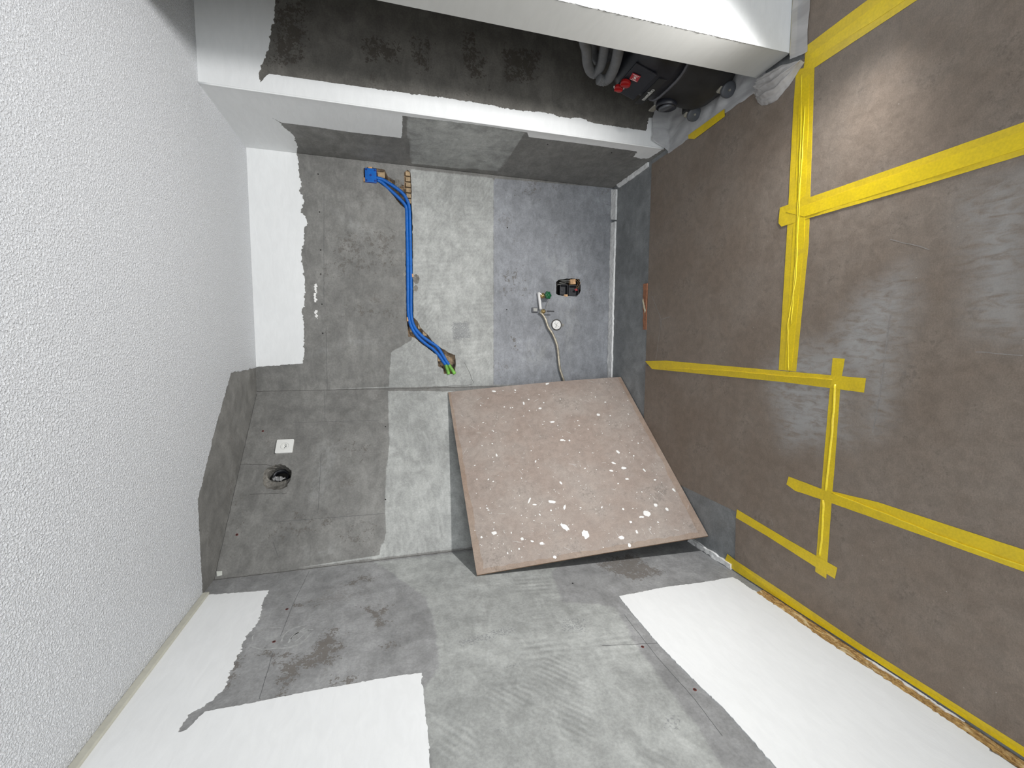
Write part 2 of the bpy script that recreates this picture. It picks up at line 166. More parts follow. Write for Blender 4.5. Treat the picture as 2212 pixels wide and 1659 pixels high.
def lift(n, u, v, h=0.0):
    o, eu, ev, nn = frame(n)
    return o + eu*u + ev*v + nn*h

def in_poly(P, poly):
    P = np.asarray(P, float); x, y = P[:, 0], P[:, 1]; ins = np.zeros(len(P), bool)
    q = np.asarray([p[:2] for p in poly], float); n = len(q); j = n-1
    for i in range(n):
        xi, yi = q[i]; xj, yj = q[j]
        c = (yi > y) != (yj > y)
        with np.errstate(divide='ignore', invalid='ignore'):
            ins ^= c & (x < (xj-xi)*(y-yi)/(yj-yi+1e-12)+xi)
        j = i
    return ins
def sdist(P, poly):
    P = np.asarray(P, float); q = np.asarray([p[:2] for p in poly], float); d = np.full(len(P), 9.0)
    for i in range(len(q)):
        a, b = q[i], q[(i+1) % len(q)]; ab = b-a; t = np.clip(((P-a)@ab)/(ab@ab+1e-12), 0, 1)
        d = np.minimum(d, np.hypot(*(P-(a+t[:, None]*ab)).T))
    return np.where(in_poly(P, poly), d, -d)
def soft(P, poly, w=.02):
    t = np.clip((sdist(P, poly)+w)/(2*w), 0, 1); return t*t*(3-2*t)
def softs(P, polys, w=.02):
    r = np.zeros(len(P))
    for q in polys: r = np.maximum(r, soft(P, q, w))
    return r

def ragged(poly, seed=0, step=.005, default=0):
    """subdivide an outline; the third value of a corner is the raggedness (mm) of the edge that starts there"""
    out = []; n = len(poly); s = 0.0
    for i in range(n):
        a, b = poly[i], poly[(i+1) % n]; amp = (a[2] if len(a) > 2 else default)*.001
        L = math.hypot(b[0]-a[0], b[1]-a[1])
        k = max(1, int(L/step)) if amp > 0 else 1
        nx, ny = -(b[1]-a[1])/(L+1e-9), (b[0]-a[0])/(L+1e-9)
        for j in range(k):
            t = j/k; d = 0.0
            if amp > 0 and j > 0:
                q = (s+t*L)
                d = amp*(1.5*mnoise.noise((q*22, seed*3.7, 0))+1.9*mnoise.noise((q*75, seed*1.3, 5))+1.5*mnoise.noise((q*210, seed, 9)))
                d *= min(1, 4*t, 4*(1-t))
            out.append((a[0]+(b[0]-a[0])*t+nx*d, a[1]+(b[1]-a[1])*t+ny*d))
        s += L
    return out

def cdt(outline, holes=(), step=None):
    pts = []; edges = []
    for loop in [outline]+list(holes):
        k = len(pts); n = len(loop); pts += [Vector(p[:2]) for p in loop]
        edges += [(k+i, k+(i+1) % n) for i in range(n)]
    if step:
        a = np.array([p[:2] for p in outline]); lo, hi = a.min(0), a.max(0)
        gx, gy = np.meshgrid(np.arange(lo[0]+step*.5, hi[0], step), np.arange(lo[1]+step*.5, hi[1], step))
        g = np.c_[gx.ravel(), gy.ravel()]; m = sdist(g, outline) > step*.3
        for h in holes: m &= sdist(g, h) < -step*.3
        pts += [Vector(p) for p in g[m]]
    v, e, f, *_ = delaunay_2d_cdt(pts, edges, [], 0, 1e-6)
    V = np.array([[p.x, p.y] for p in v]); f = [list(q) for q in f]
    c = np.array([V[q].mean(0) for q in f]); ok = in_poly(c, outline)
    for h in holes: ok &= ~in_poly(c, h)
    return V, [q for q, k in zip(f, ok) if k]

def attr(o, name, arr):
    a = o.data.attributes.new(name, 'FLOAT_COLOR', 'POINT'); a.data.foreach_set('color', np.asarray(arr, np.float32).ravel())

def plate(name, fr, outline, mat, parent=None, thick=.0025, z0=0.0, step=None, base=None, wob=None, holes=()):
    """a coat or sheet with a real edge lying on a plane: top face plus skirt"""
    V, f = cdt(outline, holes, step)
    top = []
    for u, v in V:
        h = z0+thick
        if wob: h += wob(u, v)
        top.append(lift(fr, u, v, h))
    verts = top; faces = list(f)
    for loop in [outline]+list(holes):
        k = len(verts); n = len(loop)
        verts = verts+[lift(fr, p[0], p[1], z0+thick+(wob(p[0], p[1]) if wob else 0)) for p in loop]+[lift(fr, p[0], p[1], z0) for p in loop]
        faces += [(k+i, k+(i+1) % n, k+n+(i+1) % n, k+n+i) for i in range(n)]
    o = mesh(name, verts, faces, mat, parent, base=base)
    o['_n'] = len(V)
    return o, V

def wall(name, fr, outline, mat, step=.025, holes=(), masks=None, thick=.06):
    V, f = cdt(outline, holes, step)
    k = len(V); n = len(outline); cx_, cy_ = np.mean([p[0] for p in outline]), np.mean([p[1] for p in outline]); wd_ = max(p[0] for p in outline)-min(p[0] for p in outline)   # back edge drawn in, so that neighbours never share a plane
    verts = [lift(fr, u, v) for u, v in V]+[lift(fr, p[0], p[1]) for p in outline]+[lift(fr, cx_+(p[0]-cx_)*(1-.06/wd_), cy_+(p[1]-cy_)*.975, -thick) for p in outline]
    faces = f+[(k+i, k+(i+1) % n, k+n+(i+1) % n, k+n+i) for i in range(n)]
    o = structure(mesh(name, verts, faces, mat))
    A = np.zeros((len(verts), 4)); B = np.zeros((len(verts), 4))
    if masks:
        a, b = masks(V); A[:k] = a; B[:k] = b
    attr(o, 'ma', A); attr(o, 'mb', B)
    return o

def box_faces(k): return [(k, k+1, k+2, k+3), (k+7, k+6, k+5, k+4), (k, k+4, k+5, k+1), (k+1, k+5, k+6, k+2), (k+2, k+6, k+7, k+3), (k+3, k+7, k+4, k)]
def rbox(cx, cy, cz, sx, sy, sz, r=.003, M=None, seg=2):
    """bevelled box -> verts, faces"""
    bm = bmesh.new(); bmesh.ops.create_cube(bm, size=1)
    for v in bm.verts: v.co = Vector((v.co.x*sx, v.co.y*sy, v.co.z*sz))
    if r: bmesh.ops.bevel(bm, geom=list(bm.edges), offset=r, segments=seg, affect='EDGES', profile=.6)
    M = M or Matrix.Identity(3)
    bm.verts.index_update()
    vs_ = [M@v.co+Vector((cx, cy, cz)) for v in bm.verts]; fs = [[v.index for v in f.verts] for f in bm.faces]; bm.free()
    return vs_, fs
def basis(n, u=None):
    n = Vector(n).normalized(); u = Vector(u) if u is not None else (Vector((0, 0, 1)) if abs(n.z) < .9 else Vector((1, 0, 0)))
    u = (u-n*u.dot(n)).normalized(); return Matrix((u, n.cross(u), n)).transposed()
def lathe(c, n, prof, seg=24, u=None, lobes=0, lob=0.0, cap=True):
    """profile [(radius, height along n)] -> verts, faces"""
    M = basis(n, u); vs_ = []; fs = []
    for r, h in prof:
        for i in range(seg):
            a = 2*math.pi*i/seg; rr = r*(1+lob*math.cos(lobes*a)) if lobes else r
            vs_.append(Vector(c)+M@Vector((rr*math.cos(a), rr*math.sin(a), h)))
    for j in range(len(prof)-1):
        for i in range(seg):
            fs.append((j*seg+i, j*seg+(i+1) % seg, (j+1)*seg+(i+1) % seg, (j+1)*seg+i))
    if cap:
        fs.append(tuple(range(seg))[::-1]); fs.append(tuple((len(prof)-1)*seg+i for i in range(seg)))
    return vs_, fs
def catmull(pts, step):
    P = [Vector(p) for p in pts]; P = [P[0]*2-P[1]]+P+[P[-1]*2-P[-2]]; out = []
    for i in range(1, len(P)-2):
        a, b, c, d = P[i-1:i+3]; n = max(2, int((c-b).length/step))
        for j in range(n):
            t = j/n
            out.append(.5*((2*b)+(c-a)*t+(2*a-5*b+4*c-d)*t*t+(3*b-a-3*c+d)*t**3))
    out.append(P[-2]); return out
def tube(pts, rad, seg=12, step=.01, rib=0.0, pitch=None, twist=0.0, flat=1.0):
    C = catmull(pts, step); vs_ = []; fs = []; s = 0.0; nrm = None
    for i, p in enumerate(C):
        t = (C[min(i+1, len(C)-1)]-C[max(i-1, 0)]).normalized()
        if nrm is None: nrm = t.orthogonal().normalized()
        nrm = (nrm-t*nrm.dot(t)).normalized(); bn = t.cross(nrm)
        if i: s += (p-C[i-1]).length
        r = rad*(1+rib*math.sin(2*math.pi*s/pitch)) if pitch else rad
        for k in range(seg):
            a = 2*math.pi*k/seg
            vs_.append(p+nrm*(r*math.cos(a))+bn*(r*flat*math.sin(a)))
    n = len(C)
    for i in range(n-1):
        for k in range(seg):
            fs.append((i*seg+k, i*seg+(k+1) % seg, (i+1)*seg+(k+1) % seg, (i+1)*seg+k))
    fs.append(tuple(range(seg))[::-1]); fs.append(tuple((n-1)*seg+k for k in range(seg)))
    return vs_, fs
def merge(*parts):
    V = []; Fc = []
    for v, f in parts:
        k = len(V); V += list(v); Fc += [tuple(i+k for i in q) for q in f]
    return V, Fc
def ribbon(fr, pts, w, h=.0006):
    """thin flat line on a plane"""
    vs_ = []; fs = []
    for i, p in enumerate(pts):
        a = pts[max(i-1, 0)]; b = pts[min(i+1, len(pts)-1)]; L = math.hypot(b[0]-a[0], b[1]-a[1])+1e-9
        nx, ny = -(b[1]-a[1])/L*w/2, (b[0]-a[0])/L*w/2
        vs_ += [lift(fr, p[0]+nx, p[1]+ny, h), lift(fr, p[0]-nx, p[1]-ny, h)]
    for i in range(len(pts)-1): fs.append((2*i, 2*i+1, 2*i+3, 2*i+2))
    return vs_, fs
def wiggle(pts, amp, seed, step=.012):
    out = []
    for i in range(len(pts)-1):
        a, b = pts[i], pts[i+1]; L = math.hypot(b[0]-a[0], b[1]-a[1]); n = max(1, int(L/step))
        for j in range(n):
            t = j/n; x = a[0]+(b[0]-a[0])*t; y = a[1]+(b[1]-a[1])*t
            out.append((x+amp*mnoise.noise((x*40, y*40, seed)), y+amp*mnoise.noise((x*40, y*40, seed+7))))
    out.append(tuple(pts[-1][:2])); return out

# ------------------------------------------------------------------ materials
class NT:
    def __init__(s, name):
        s.m = bpy.data.materials.new(name); s.m.use_nodes = True; s.t = s.m.node_tree; s.b = s.t.nodes['Principled BSDF']
        s.co = s.t.nodes.new('ShaderNodeTexCoord').outputs['Object']
    def put(s, sock, v):
        if hasattr(v, 'is_output'): s.t.links.new(v, sock)
        elif isinstance(v, (tuple, list)) and len(v) == 3 and sock.type == 'RGBA': sock.default_value = (*v, 1)
        else: sock.default_value = v
    def noise(s, scale, detail=4, rough=.55, vec=None, dist=0.0, out='Fac'):
        n = s.t.nodes.new('ShaderNodeTexNoise'); s.t.links.new(vec or s.co, n.inputs['Vector'])
        n.inputs['Scale'].default_value = scale; n.inputs['Detail'].default_value = detail; n.inputs['Roughness'].default_value = rough; n.inputs['Distortion'].default_value = dist
        return n.outputs[out]
    def vor(s, scale, feature='F1', vec=None, out='Distance', rnd=1.0):
        n = s.t.nodes.new('ShaderNodeTexVoronoi'); n.feature = feature; s.t.links.new(vec or s.co, n.inputs['Vector']); n.inputs['Scale'].default_value = scale; n.inputs['Randomness'].default_value = rnd
        return n.outputs[out]
    def map(s, scale=(1, 1, 1), rot=(0, 0, 0), vec=None):
        n = s.t.nodes.new('ShaderNodeMapping'); s.t.links.new(vec or s.co, n.inputs['Vector']); n.inputs['Scale'].default_value = scale; n.inputs['Rotation'].default_value = rot
        return n.outputs[0]
    def wave(s, scale, vec, dist=4, dscale=1.5):
        n = s.t.nodes.new('ShaderNodeTexWave'); s.t.links.new(vec, n.inputs['Vector']); n.inputs['Scale'].default_value = scale; n.inputs['Distortion'].default_value = dist; n.inputs['Detail'].default_value = 1; n.inputs['Detail Scale'].default_value = dscale
        return n.outputs['Fac']
    def ma(s, op, a, b=0.0, c=None):
        n = s.t.nodes.new('ShaderNodeMath'); n.operation = op; s.put(n.inputs[0], a); s.put(n.inputs[1], b)
        if c is not None: s.put(n.inputs[2], c)
        return n.outputs[0]
    def ramp(s, v, lo, hi, a=0.0, b=1.0):
        n = s.t.nodes.new('ShaderNodeMapRange'); n.interpolation_type = 'SMOOTHSTEP'; s.put(n.inputs['Value'], v)
        n.inputs['From Min'].default_value = lo; n.inputs['From Max'].default_value = hi; n.inputs['To Min'].default_value = a; n.inputs['To Max'].default_value = b
        return n.outputs[0]
    def mix(s, f, a, b, mode='MIX'):
        n = s.t.nodes.new('ShaderNodeMix'); n.data_type = 'RGBA'; n.blend_type = mode; s.put(n.inputs[0], f); s.put(n.inputs[6], a); s.put(n.inputs[7], b)
        return n.outputs[2]
    def scale(s, col, f):
        n = s.t.nodes.new('ShaderNodeVectorMath'); n.operation = 'SCALE'; s.put(n.inputs[0], col); s.put(n.inputs['Scale'], f); return n.outputs[0]
    def attr(s, name):
        n = s.t.nodes.new('ShaderNodeAttribute'); n.attribute_name = name
        q = s.t.nodes.new('ShaderNodeSeparateColor'); s.t.links.new(n.outputs['Color'], q.inputs[0])
        return q.outputs[0], q.outputs[1], q.outputs[2], n.outputs['Alpha']
    def bump(s, h, strength=.4, dist=.002, prev=None):
        n = s.t.nodes.new('ShaderNodeBump'); s.put(n.inputs['Height'], h); n.inputs['Strength'].default_value = strength; n.inputs['Distance'].default_value = dist
        if prev: s.t.links.new(prev, n.inputs['Normal'])
        return n.outputs[0]
    def done(s, col, rough=.7, normal=None, **kw):
        s.put(s.b.inputs['Base Color'], col); s.put(s.b.inputs['Roughness'], rough)
        if normal: s.t.links.new(normal, s.b.inputs['Normal'])
        for k, v in kw.items(): s.put(s.b.inputs[k.replace('_', ' ')], v)
        return s.m

def concrete(name, dark, skim, blue, stain, grime=1.0, cloud=.12):
    s = NT(name); R, G, B, A = s.attr('ma'); R2, G2, B2, A2 = s.attr('mb')
    n1 = s.noise(2.6, 5, .6); n2 = s.noise(13, 7, .62, dist=.4); n3 = s.noise(120, 4, .6); n4 = s.noise(55, 3, .6)
    st = s.noise(7, 7, .68, s.map((1, 1, 2.2), (.9, .7, .5)), dist=1.1)
    nc = lambda n: s.ma('SUBTRACT', n, .5)
    fS = s.ramp(s.ma('ADD', R, s.ma('MULTIPLY', nc(n2), .5)), .38, .62)
    fB = s.ramp(s.ma('ADD', G, s.ma('MULTIPLY', nc(n2), .5)), .38, .62)
    col = s.mix(fB, s.mix(fS, dark, skim), blue)
    f = s.ma('MULTIPLY', s.ramp(n1, .3, .7, .86, 1.12), s.ramp(n2, .3, .72, .84, 1.13))
    f = s.ma('MULTIPLY', f, s.ramp(st, .34, .66, 1-cloud, 1+cloud*.75))
    f = s.ma('MULTIPLY', f, s.ramp(n3, .25, .75, .87, 1.10))
    col = s.scale(col, f)
    # scraped patches with speckled rims
    spk = s.ramp(s.ma('ADD', B, s.ma('MULTIPLY', nc(s.ma('ADD', s.ma('MULTIPLY', s.noise(30, 5, .75, dist=.3), .6), s.ma('MULTIPLY', s.noise(110, 4, .8), .4))), 4.6)), .70, .80)
    col = s.mix(s.ma('MULTIPLY', spk, .78), col, stain)
    g = s.ramp(s.ma('ADD', s.ma('MULTIPLY', nc(s.noise(5, 4)), 1.7), s.ma('MULTIPLY', nc(s.noise(95, 5, .75)), 1.3)), .26, .42)
    col = s.mix(s.ma('MULTIPLY', s.ma('MULTIPLY', g, .5*grime), s.ma('SUBTRACT', 1.0, s.ma('MULTIPLY', fS, .85))), col, stain)
    # pale smears and dark rubbed spots
    sm = s.ramp(s.ma('MULTIPLY', R2, s.ramp(s.noise(20, 5, .7, s.map((1, 1, 1.6), (.4, .2, .1)), dist=.3), .3, .65)), .1, .9, 0, .22)
    col = s.mix(sm, col, (.48, .49, .48))
    dk = s.ramp(s.ma('ADD', G2, s.ma('MULTIPLY', nc(s.noise(130, 3, .7)), 1.7)), .75, .95)
    col = s.mix(s.ma('MULTIPLY', dk, .55), col, s.scale(blue, .55))
    # comb ridges left by the trowel
    wv = s.mix(s.ramp(s.noise(3.1, 0), .47, .53), s.wave(15, s.map((1, 1, 1), (0, .1, .78)), 1.6, .5), s.wave(17, s.map((1, 1, 1), (.2, .85, .78)), 2.0, .5))
    gate = s.ma('ADD', A, s.ma('MULTIPLY', fS, s.ramp(s.noise(6, 2), .52, .66, 0, .35)))
    ht = s.ma('MULTIPLY', wv, gate)
    col = s.scale(col, s.ma('ADD', 1.0, s.ma('MULTIPLY', s.ma('MULTIPLY', nc(wv), gate), .20)))
    nb = s.bump(s.ma('ADD', n2, s.ma('MULTIPLY', st, .7)), .35, .004)
    nb = s.bump(n3, .12, .0012, nb); nb = s.bump(s.ma('SUBTRACT', s.ma('MULTIPLY', ht, .8), s.ma('MULTIPLY', spk, .8)), .5, .0016, nb)
    return s.done(col, s.ramp(n2, .3, .7, .62, .82), nb, Specular_IOR_Level=.35)

def white_coat(name, c=(.82, .83, .83), rough_scale=1.0):
    s = NT(name); n1 = s.noise(2, 3); tr = s.noise(11, 6, .6, s.map((1, 1, 3.2), (.2, .15, .6)), dist=.7); n3 = s.noise(190, 3, .6)
    col = s.scale(c, s.ma('MULTIPLY', s.ramp(n1, .3, .7, .965, 1.01), s.ramp(tr, .3, .7, .97, 1.01)))
    nb = s.bump(tr, .2*rough_scale, .004); nb = s.bump(n3, .13*rough_scale, .0012, nb)
    return s.done(col, .78, nb, Specular_IOR_Level=.25)

def stucco():
    s = NT('stucco'); n = s.noise(165, 2, .55); m = s.noise(330, 2, .6); v = s.vor(190, 'SMOOTH_F1')
    h = s.ma('ADD', s.ma('MULTIPLY', s.ramp(n, .34, .66), .8), s.ma('ADD', s.ma('MULTIPLY', m, .5), s.ma('MULTIPLY', v, -1.1)))
    col = s.scale((.75, .765, .79), s.ma('MULTIPLY', s.ramp(n, .36, .62, .86, 1.03), s.ramp(m, .3, .7, .93, 1.04)))
    return s.done(col, .5, s.bump(h, .8, .0046), Specular_IOR_Level=.5)

def hardboard(name, base, tint, whitened=True):
    s = NT(name); n1 = s.noise(3.5, 5, .6); n2 = s.noise(26, 6, .65, dist=.6); n3 = s.noise(240, 4, .7)
    fib = s.noise(90, 4, .7, s.map((1, 3, 1), (0, 0, .4)), dist=1.5); bl = s.noise(38, 3, .55)
    col = s.mix(s.ramp(n1, .35, .68), base, tint)
    col = s.scale(col, s.ma('MULTIPLY', s.ma('MULTIPLY', s.ramp(n2, .28, .72, .88, 1.10), s.ramp(fib, .25, .75, .90, 1.10)), s.ramp(n3, .2, .8, .86, 1.12)))
    dk = s.ramp(s.ma('ADD', s.noise(7, 3), s.ma('MULTIPLY', s.noise(70, 4, .75), .9)), 1.08, 1.22)
    col = s.mix(s.ma('MULTIPLY', dk, .3), col, (.07, .055, .045))
    rough = s.ramp(n2, .3, .7, .52, .68)
    if whitened:
        R, G, B, A = s.attr('ma')
        d = s.ma('MULTIPLY', R, s.ramp(s.noise(16, 5, .65, s.map((3, 1, 1), (0, 0, .1)), dist=.6), .22, .62))
        col = s.mix(s.ma('MULTIPLY', d, .62), col, (.42, .43, .435))
    sp = s.ramp(s.vor(34), .035, .05, 1, 0); sp = s.ma('MULTIPLY', sp, s.ramp(s.noise(9, 1), .55, .6))
    col = s.mix(s.ma('MULTIPLY', sp, .6), col, (.55, .53, .5))
    nb = s.bump(s.ma('ADD', bl, s.ma('MULTIPLY', n2, .8)), .22, .0026); nb = s.bump(n3, .08, .001, nb)
    return s.done(col, rough, nb, Specular_IOR_Level=.3)

def plain(name, col, rough=.5, var=.12, scale=40, bump=.1, bdist=.001, **kw):
    s = NT(name); n = s.noise(scale, 5, .6); m = s.noise(scale*.15, 3)
    c = s.scale(col, s.ma('MULTIPLY', s.ramp(n, .25, .75, 1-var, 1+var), s.ramp(m, .3, .7, 1-var*.7, 1+var*.7)))
    return s.done(c, rough, s.bump(n, bump, bdist) if bump else None, **kw)

def tape_mat(name, col, edge):
    s = NT(name); n = s.noise(14, 4, .6, s.map((1, 1, 1))); m = s.noise(130, 3, .6)
    c = s.mix(s.ramp(n, .35, .7), col, edge); c = s.scale(c, s.ramp(m, .25, .75, .92, 1.07))
    return s.done(c, .36, s.bump(s.ma('ADD', s.ma('MULTIPLY', n, 2), m), .18, .0012), Specular_IOR_Level=.5)

def chipboard():
    s = NT('chipboard'); v = s.noise(70, 5, .75, s.map((1, .35, 1)), dist=2.2); w = s.noise(26, 4, .7, s.map((1, .4, 1)), dist=1)
    c = s.mix(s.ramp(v, .34, .66), (.20, .09, .022), (.66, .43, .16)); c = s.mix(s.ramp(w, .52, .64), c, (.74, .58, .33))
    return s.done(c, .8, s.bump(v, .8, .006))

def clay():
    s = NT('fired_clay'); n = s.noise(30, 5, .7); b = s.noise(9, 3, .6)
    c = s.mix(s.ramp(n, .3, .7), (.17, .12, .075), (.44, .32, .21)); c = s.mix(s.ramp(b, .5, .62), c, (.06, .05, .045))
    return s.done(c, .9, s.bump(n, .8, .008))

def film_mat(name, alpha=.5, col=(.72, .73, .74)):
    s = NT(name); n = s.noise(7, 3, .5, s.map((2.5, 1, 1), (0, 0, .5)), dist=.8)
    s.m.surface_render_method = 'DITHERED' if hasattr(s.m, 'surface_render_method') else s.m
    return s.done(s.scale(col, s.ramp(n, .3, .7, .92, 1.05)), .28, s.bump(n, .22, .01), Alpha=s.ramp(n, .3, .7, alpha-.06, alpha+.10), Specular_IOR_Level=.6)

M = {}
DK, SK, BL, STN = (.212, .209, .198), (.375, .382, .368), (.275, .285, .305), (.13, .118, .105)
M['conc'] = concrete('levelled_concrete', DK, SK, BL, STN)
M['conc_left'] = concrete('levelled_concrete_pale', (.285, .287, .287), (.365, .375, .362), BL, (.145, .128, .112), .6, .10)
M['conc_alc'] = concrete('raw_concrete', (.15, .142, .128), SK, BL, (.065, .055, .045))
M['screed'] = concrete('floor_screed', (.235, .245, .25), SK, BL, STN, .4)
M['coat'] = white_coat('white_skim_coat'); M['coat_grey'] = white_coat('white_skim_coat_dusty', (.50, .50, .48), .25)  # second coat is a greyer version for the partition box
M['stucco'] = stucco()
M['board'] = hardboard('hardboard_floor', (.205, .163, .130), (.235, .195, .162))
M['board_lean'] = hardboard('hardboard_worn', (.32, .258, .222), (.365, .315, .28), False)
M['board_edge'] = plain('hardboard_edge', (.26, .16, .095), .8, .25, 120, .3)
M['tape'] = tape_mat('yellow_tape', (.74, .54, .015), (.66, .48, .02))
M['tape2'] = tape_mat('yellow_tape_double', (.80, .59, .008), (.74, .54, .012))
M['crease'] = tape_mat('yellow_tape_ridge', (.86, .68, .02), (.80, .60, .03))
M['blue'] = plain('blue_plastic', (.002, .115, .46), .4, .12, 60)
M['blue_dark'] = plain('blue_plastic_dark', (.008, .03, .20), .45)
M['green_tape'] = plain('green_tape', (.16, .40, .06), .35, .3, 60)
M['clay'] = clay(); M['brick'] = plain('tan_brick', (.40, .29, .175), .9, .25, 50, .6, .006); M['chip'] = chipboard()
M['wood'] = plain('pale_softwood', (.55, .33, .17), .7, .25, 60, .3)
M['black'] = plain('black_plastic', (.012, .013, .018), .45, .2, 60)
M['black_dusty'] = plain('dusty_black_plastic', (.020, .020, .021), .55, .45, 9, .15)
M['hole'] = plain('hole_dark', (.018, .016, .014), .9)
M['red_plug'] = plain('red_plastic_plug', (.13, .015, .01), .6)
M['socket'] = plain('white_plastic', (.80, .80, .77), .35, .02, 40, 0)
M['line'] = plain('pencil_line', (.10, .10, .103), .9)
M['crack'] = plain('crack_dark', (.075, .07, .065), .95)
M['paint'] = plain('white_paint', (.82, .81, .79), .55, .04, 60)
M['paint_thin'] = plain('white_paint_smudge', (.50, .46, .43), .7, .15, 200); M['scuff'] = plain('pale_scuff', (.27, .25, .235), .6, .15, 200)
M['swirl'] = plain('pale_plaster_trace', (.37, .375, .37), .8, .2, 60); M['foam'] = plain('white_foam', (.86, .86, .85), .85, .12, 90, .5, .004)
M['film'] = film_mat('clear_film', .52, (.62, .62, .63)); M['film2'] = film_mat('crumpled_film', .66, (.56, .54, .53))
M['foil'] = plain('grey_film', (.26, .26, .26), .35, .2, 60); M['masking'] = plain('masking_tape', (.66, .60, .44), .7, .06, 90)
M['beige'] = plain('beige_joint_tape', (.50, .49, .42), .8, .05, 50)
M['brass'] = plain('brass', (.58, .43, .20), .3, .15, 80, .1, Metallic=.9)
M['green'] = plain('green_plastic', (.008, .10, .035), .4, .1)
M['steel'] = plain('braided_steel', (.50, .45, .36), .38, .3, 260, .6, .002, Metallic=.65)
M['grey_plastic'] = plain('grey_plastic', (.09, .09, .10), .5)
M['hose'] = plain('grey_hose', (.135, .138, .142), .55, .08)
M['red'] = plain('red_plastic', (.30, .008, .008), .35, .1)
M['red_label'] = plain('red_label', (.40, .025, .035), .4, .1)
M['white_print'] = plain('white_print', (.75, .73, .70), .6, .03)
M['grey_print'] = plain('grey_print', (.42, .42, .40), .6, .05)
M['caster'] = plain('caster_grey', (.065, .07, .08), .4, .1); M['zinc'] = plain('zinc_plate', (.30, .29, .25), .45, .15, Metallic=.5)
M['wire'] = plain('brown_wire', (.22, .12, .05), .5); M['wire_grey'] = plain('grey_wire', (.30, .30, .28), .5)
M['paper'] = plain('paper_scrap', (.60, .61, .56), .8, .05)
M['rough_plaster'] = plain('broken_plaster', (.20, .19, .17), .9, .4, 45, 1.0, .012)
M['offcut'] = plain('hardboard_offcut', (.30, .13, .07), .8, .25, 80)

# ------------------------------------------------------------------ the room shell
D = DATA
LO = math.hypot(XL-X1, Y2-YB)
def mk(V, **k):
    a = np.zeros((len(V), 4)); b = np.zeros((len(V), 4))
    for key, val in k.items():
        t, c = (a, 'RGBA'.index(key[0])) if len(key) == 1 else (b, 'RGBA'.index(key[0]))
        t[:, c] = val
    return a, b

chase = ragged(D['chase'], 3, .012, 1.6); boxhole = ragged(D['boxhole'], 5, .01, 1.5); pipehole = ragged(D['pipehole'], 8, .012, 2.5)
wall_back = wall('wall_back', 'back', [(X1, 0), (XR, 0), (XR, H), (X1, H)], M['conc'], .022, [chase, boxhole],
    lambda V: mk(V, R=soft(V, D['skim_back'], .02), G=soft(V, D['blue_back'], .012), B=softs(V, D['stain_back'], .08)*.55, R2=softs(V, D['smear_back'], .07), G2=softs(V, D['rough_back'], .02), A=soft(V, D['skim_back'], .05)*.25))
wall_corner = wall('wall_corner', 'obl', [(0, 0), (LO, 0), (LO, H), (0, H)], M['conc'], .022, [pipehole],
    lambda V: mk(V, R=soft(V, D['skim_obl'], .015), B=softs(V, D['stain_obl'], .07)*.5, R2=softs(V, D['smear_obl'], .08), A=soft(V, D['skim_obl'], .05)*.3))
wall_left = wall('wall_left', 'left', [(-1.2, 0), (Y2, 0), (Y2, H), (-1.2, H)], M['conc_left'], .017, (),
    lambda V: mk(V, R=soft(V, D['skim_left'], .05), B=softs(V, D['stain_left'], .06)*1.0, G2=softs(V, D['patch_left'], .03)*.8, R2=softs(V, D['smear_left'], .02), A=softs(V, D['ridge_left'], .04)))
wall_right = wall('wall_right', 'right', [(YA, 0), (YB, 0), (YB, H), (YA, H)], M['conc'], .024, (),
    lambda V: mk(V, R=soft(V, D['skim_right'], .015)*.62))
wall_alcove = wall('wall_alcove', 'alc', [(XR, 0), (2.6, 0), (2.6, H), (XR, H)], M['conc_alc'], .024, (),
    lambda V: mk(V, B=softs(V, D['stain_alc'], .05)*.85))
floor = wall('floor', 'floor', [(XL, -1.2), (3, -1.2), (3, YA), (XR, YA), (XR, YB), (X1, YB), (XL, Y2)], M['screed'], .06)
ceiling = wall('ceiling', 'ceil', [(XL, -1.2), (3, -1.2), (3, YA), (XR, YA), (XR, YB), (X1, YB), (XL, Y2)], M['conc'], .05)
vs_, fs_ = rbox((XN+3)/2, (YN0+YN1)/2+.001, (H+.028)/2, 3-XN, YN0-YN1-.002, H-.028, 0)
wall_partition = structure(mesh('wall_partition', vs_, fs_, M['coat_grey']))
vs_, fs_ = rbox(2.63, (YN0+YA)/2, H/2, .06, YA-YN0, H, 0)
structure(mesh('wall_alcove_side', vs_, fs_, M['conc_alc']))  # unseen wall added to close off the alcove and keep it dark

# white coats with torn edges
def coat(fr, pts, parent, seed, mat='coat', thick=.0028, name='plaster_coat', step=None):
    o, _ = plate(name, fr, ragged(pts, seed), M[mat], parent, thick, step=step); return o
e = .0003
cb = [(XR, H)]+D['coat_back'][1:-1]+[(X1+.146, H)]
coat('back', cb, wall_back, 1)
cr = [(YA-.0028, H)]+[(YB, H)]+D['coat_right'][2:-1]+[(YA-.0028, .02)]
coat('right', cr, wall_right, 2, thick=e)
ca = [(XR-e, H), (XR-e, .018, 2)]+D['coat_alc'][2:]+[(1.75, 2.03, 5), (2.1, 2.06, 5), (2.6, 2.05), (2.6, H)]
coat('alc', ca, wall_alcove, 4)
c1 = [(2.036, H, 2)]+D['coat_left1'][1:]+[(.6, 1.475, 1.5), (-1.2, 1.475), (-1.2, H)]
coat('left', c1, wall_left, 5)
c2 = D['coat_left2'][:6]+[(p[0], p[1]+.012, p[2]) for p in D['coat_left2'][6:]]+[(.4, .04, 4), (-1.2, .03), (-1.2, .63, 1.5)]+[(p[0], p[1], 1.5) for p in D['coat_left2_up']]
coat('left', c2, wall_left, 6)
coat('near', [(XN-.001, .03, 0), (3, .03), (3, H), (XN-.001, H, .9)], wall_partition, 7, 'coat', .0012)
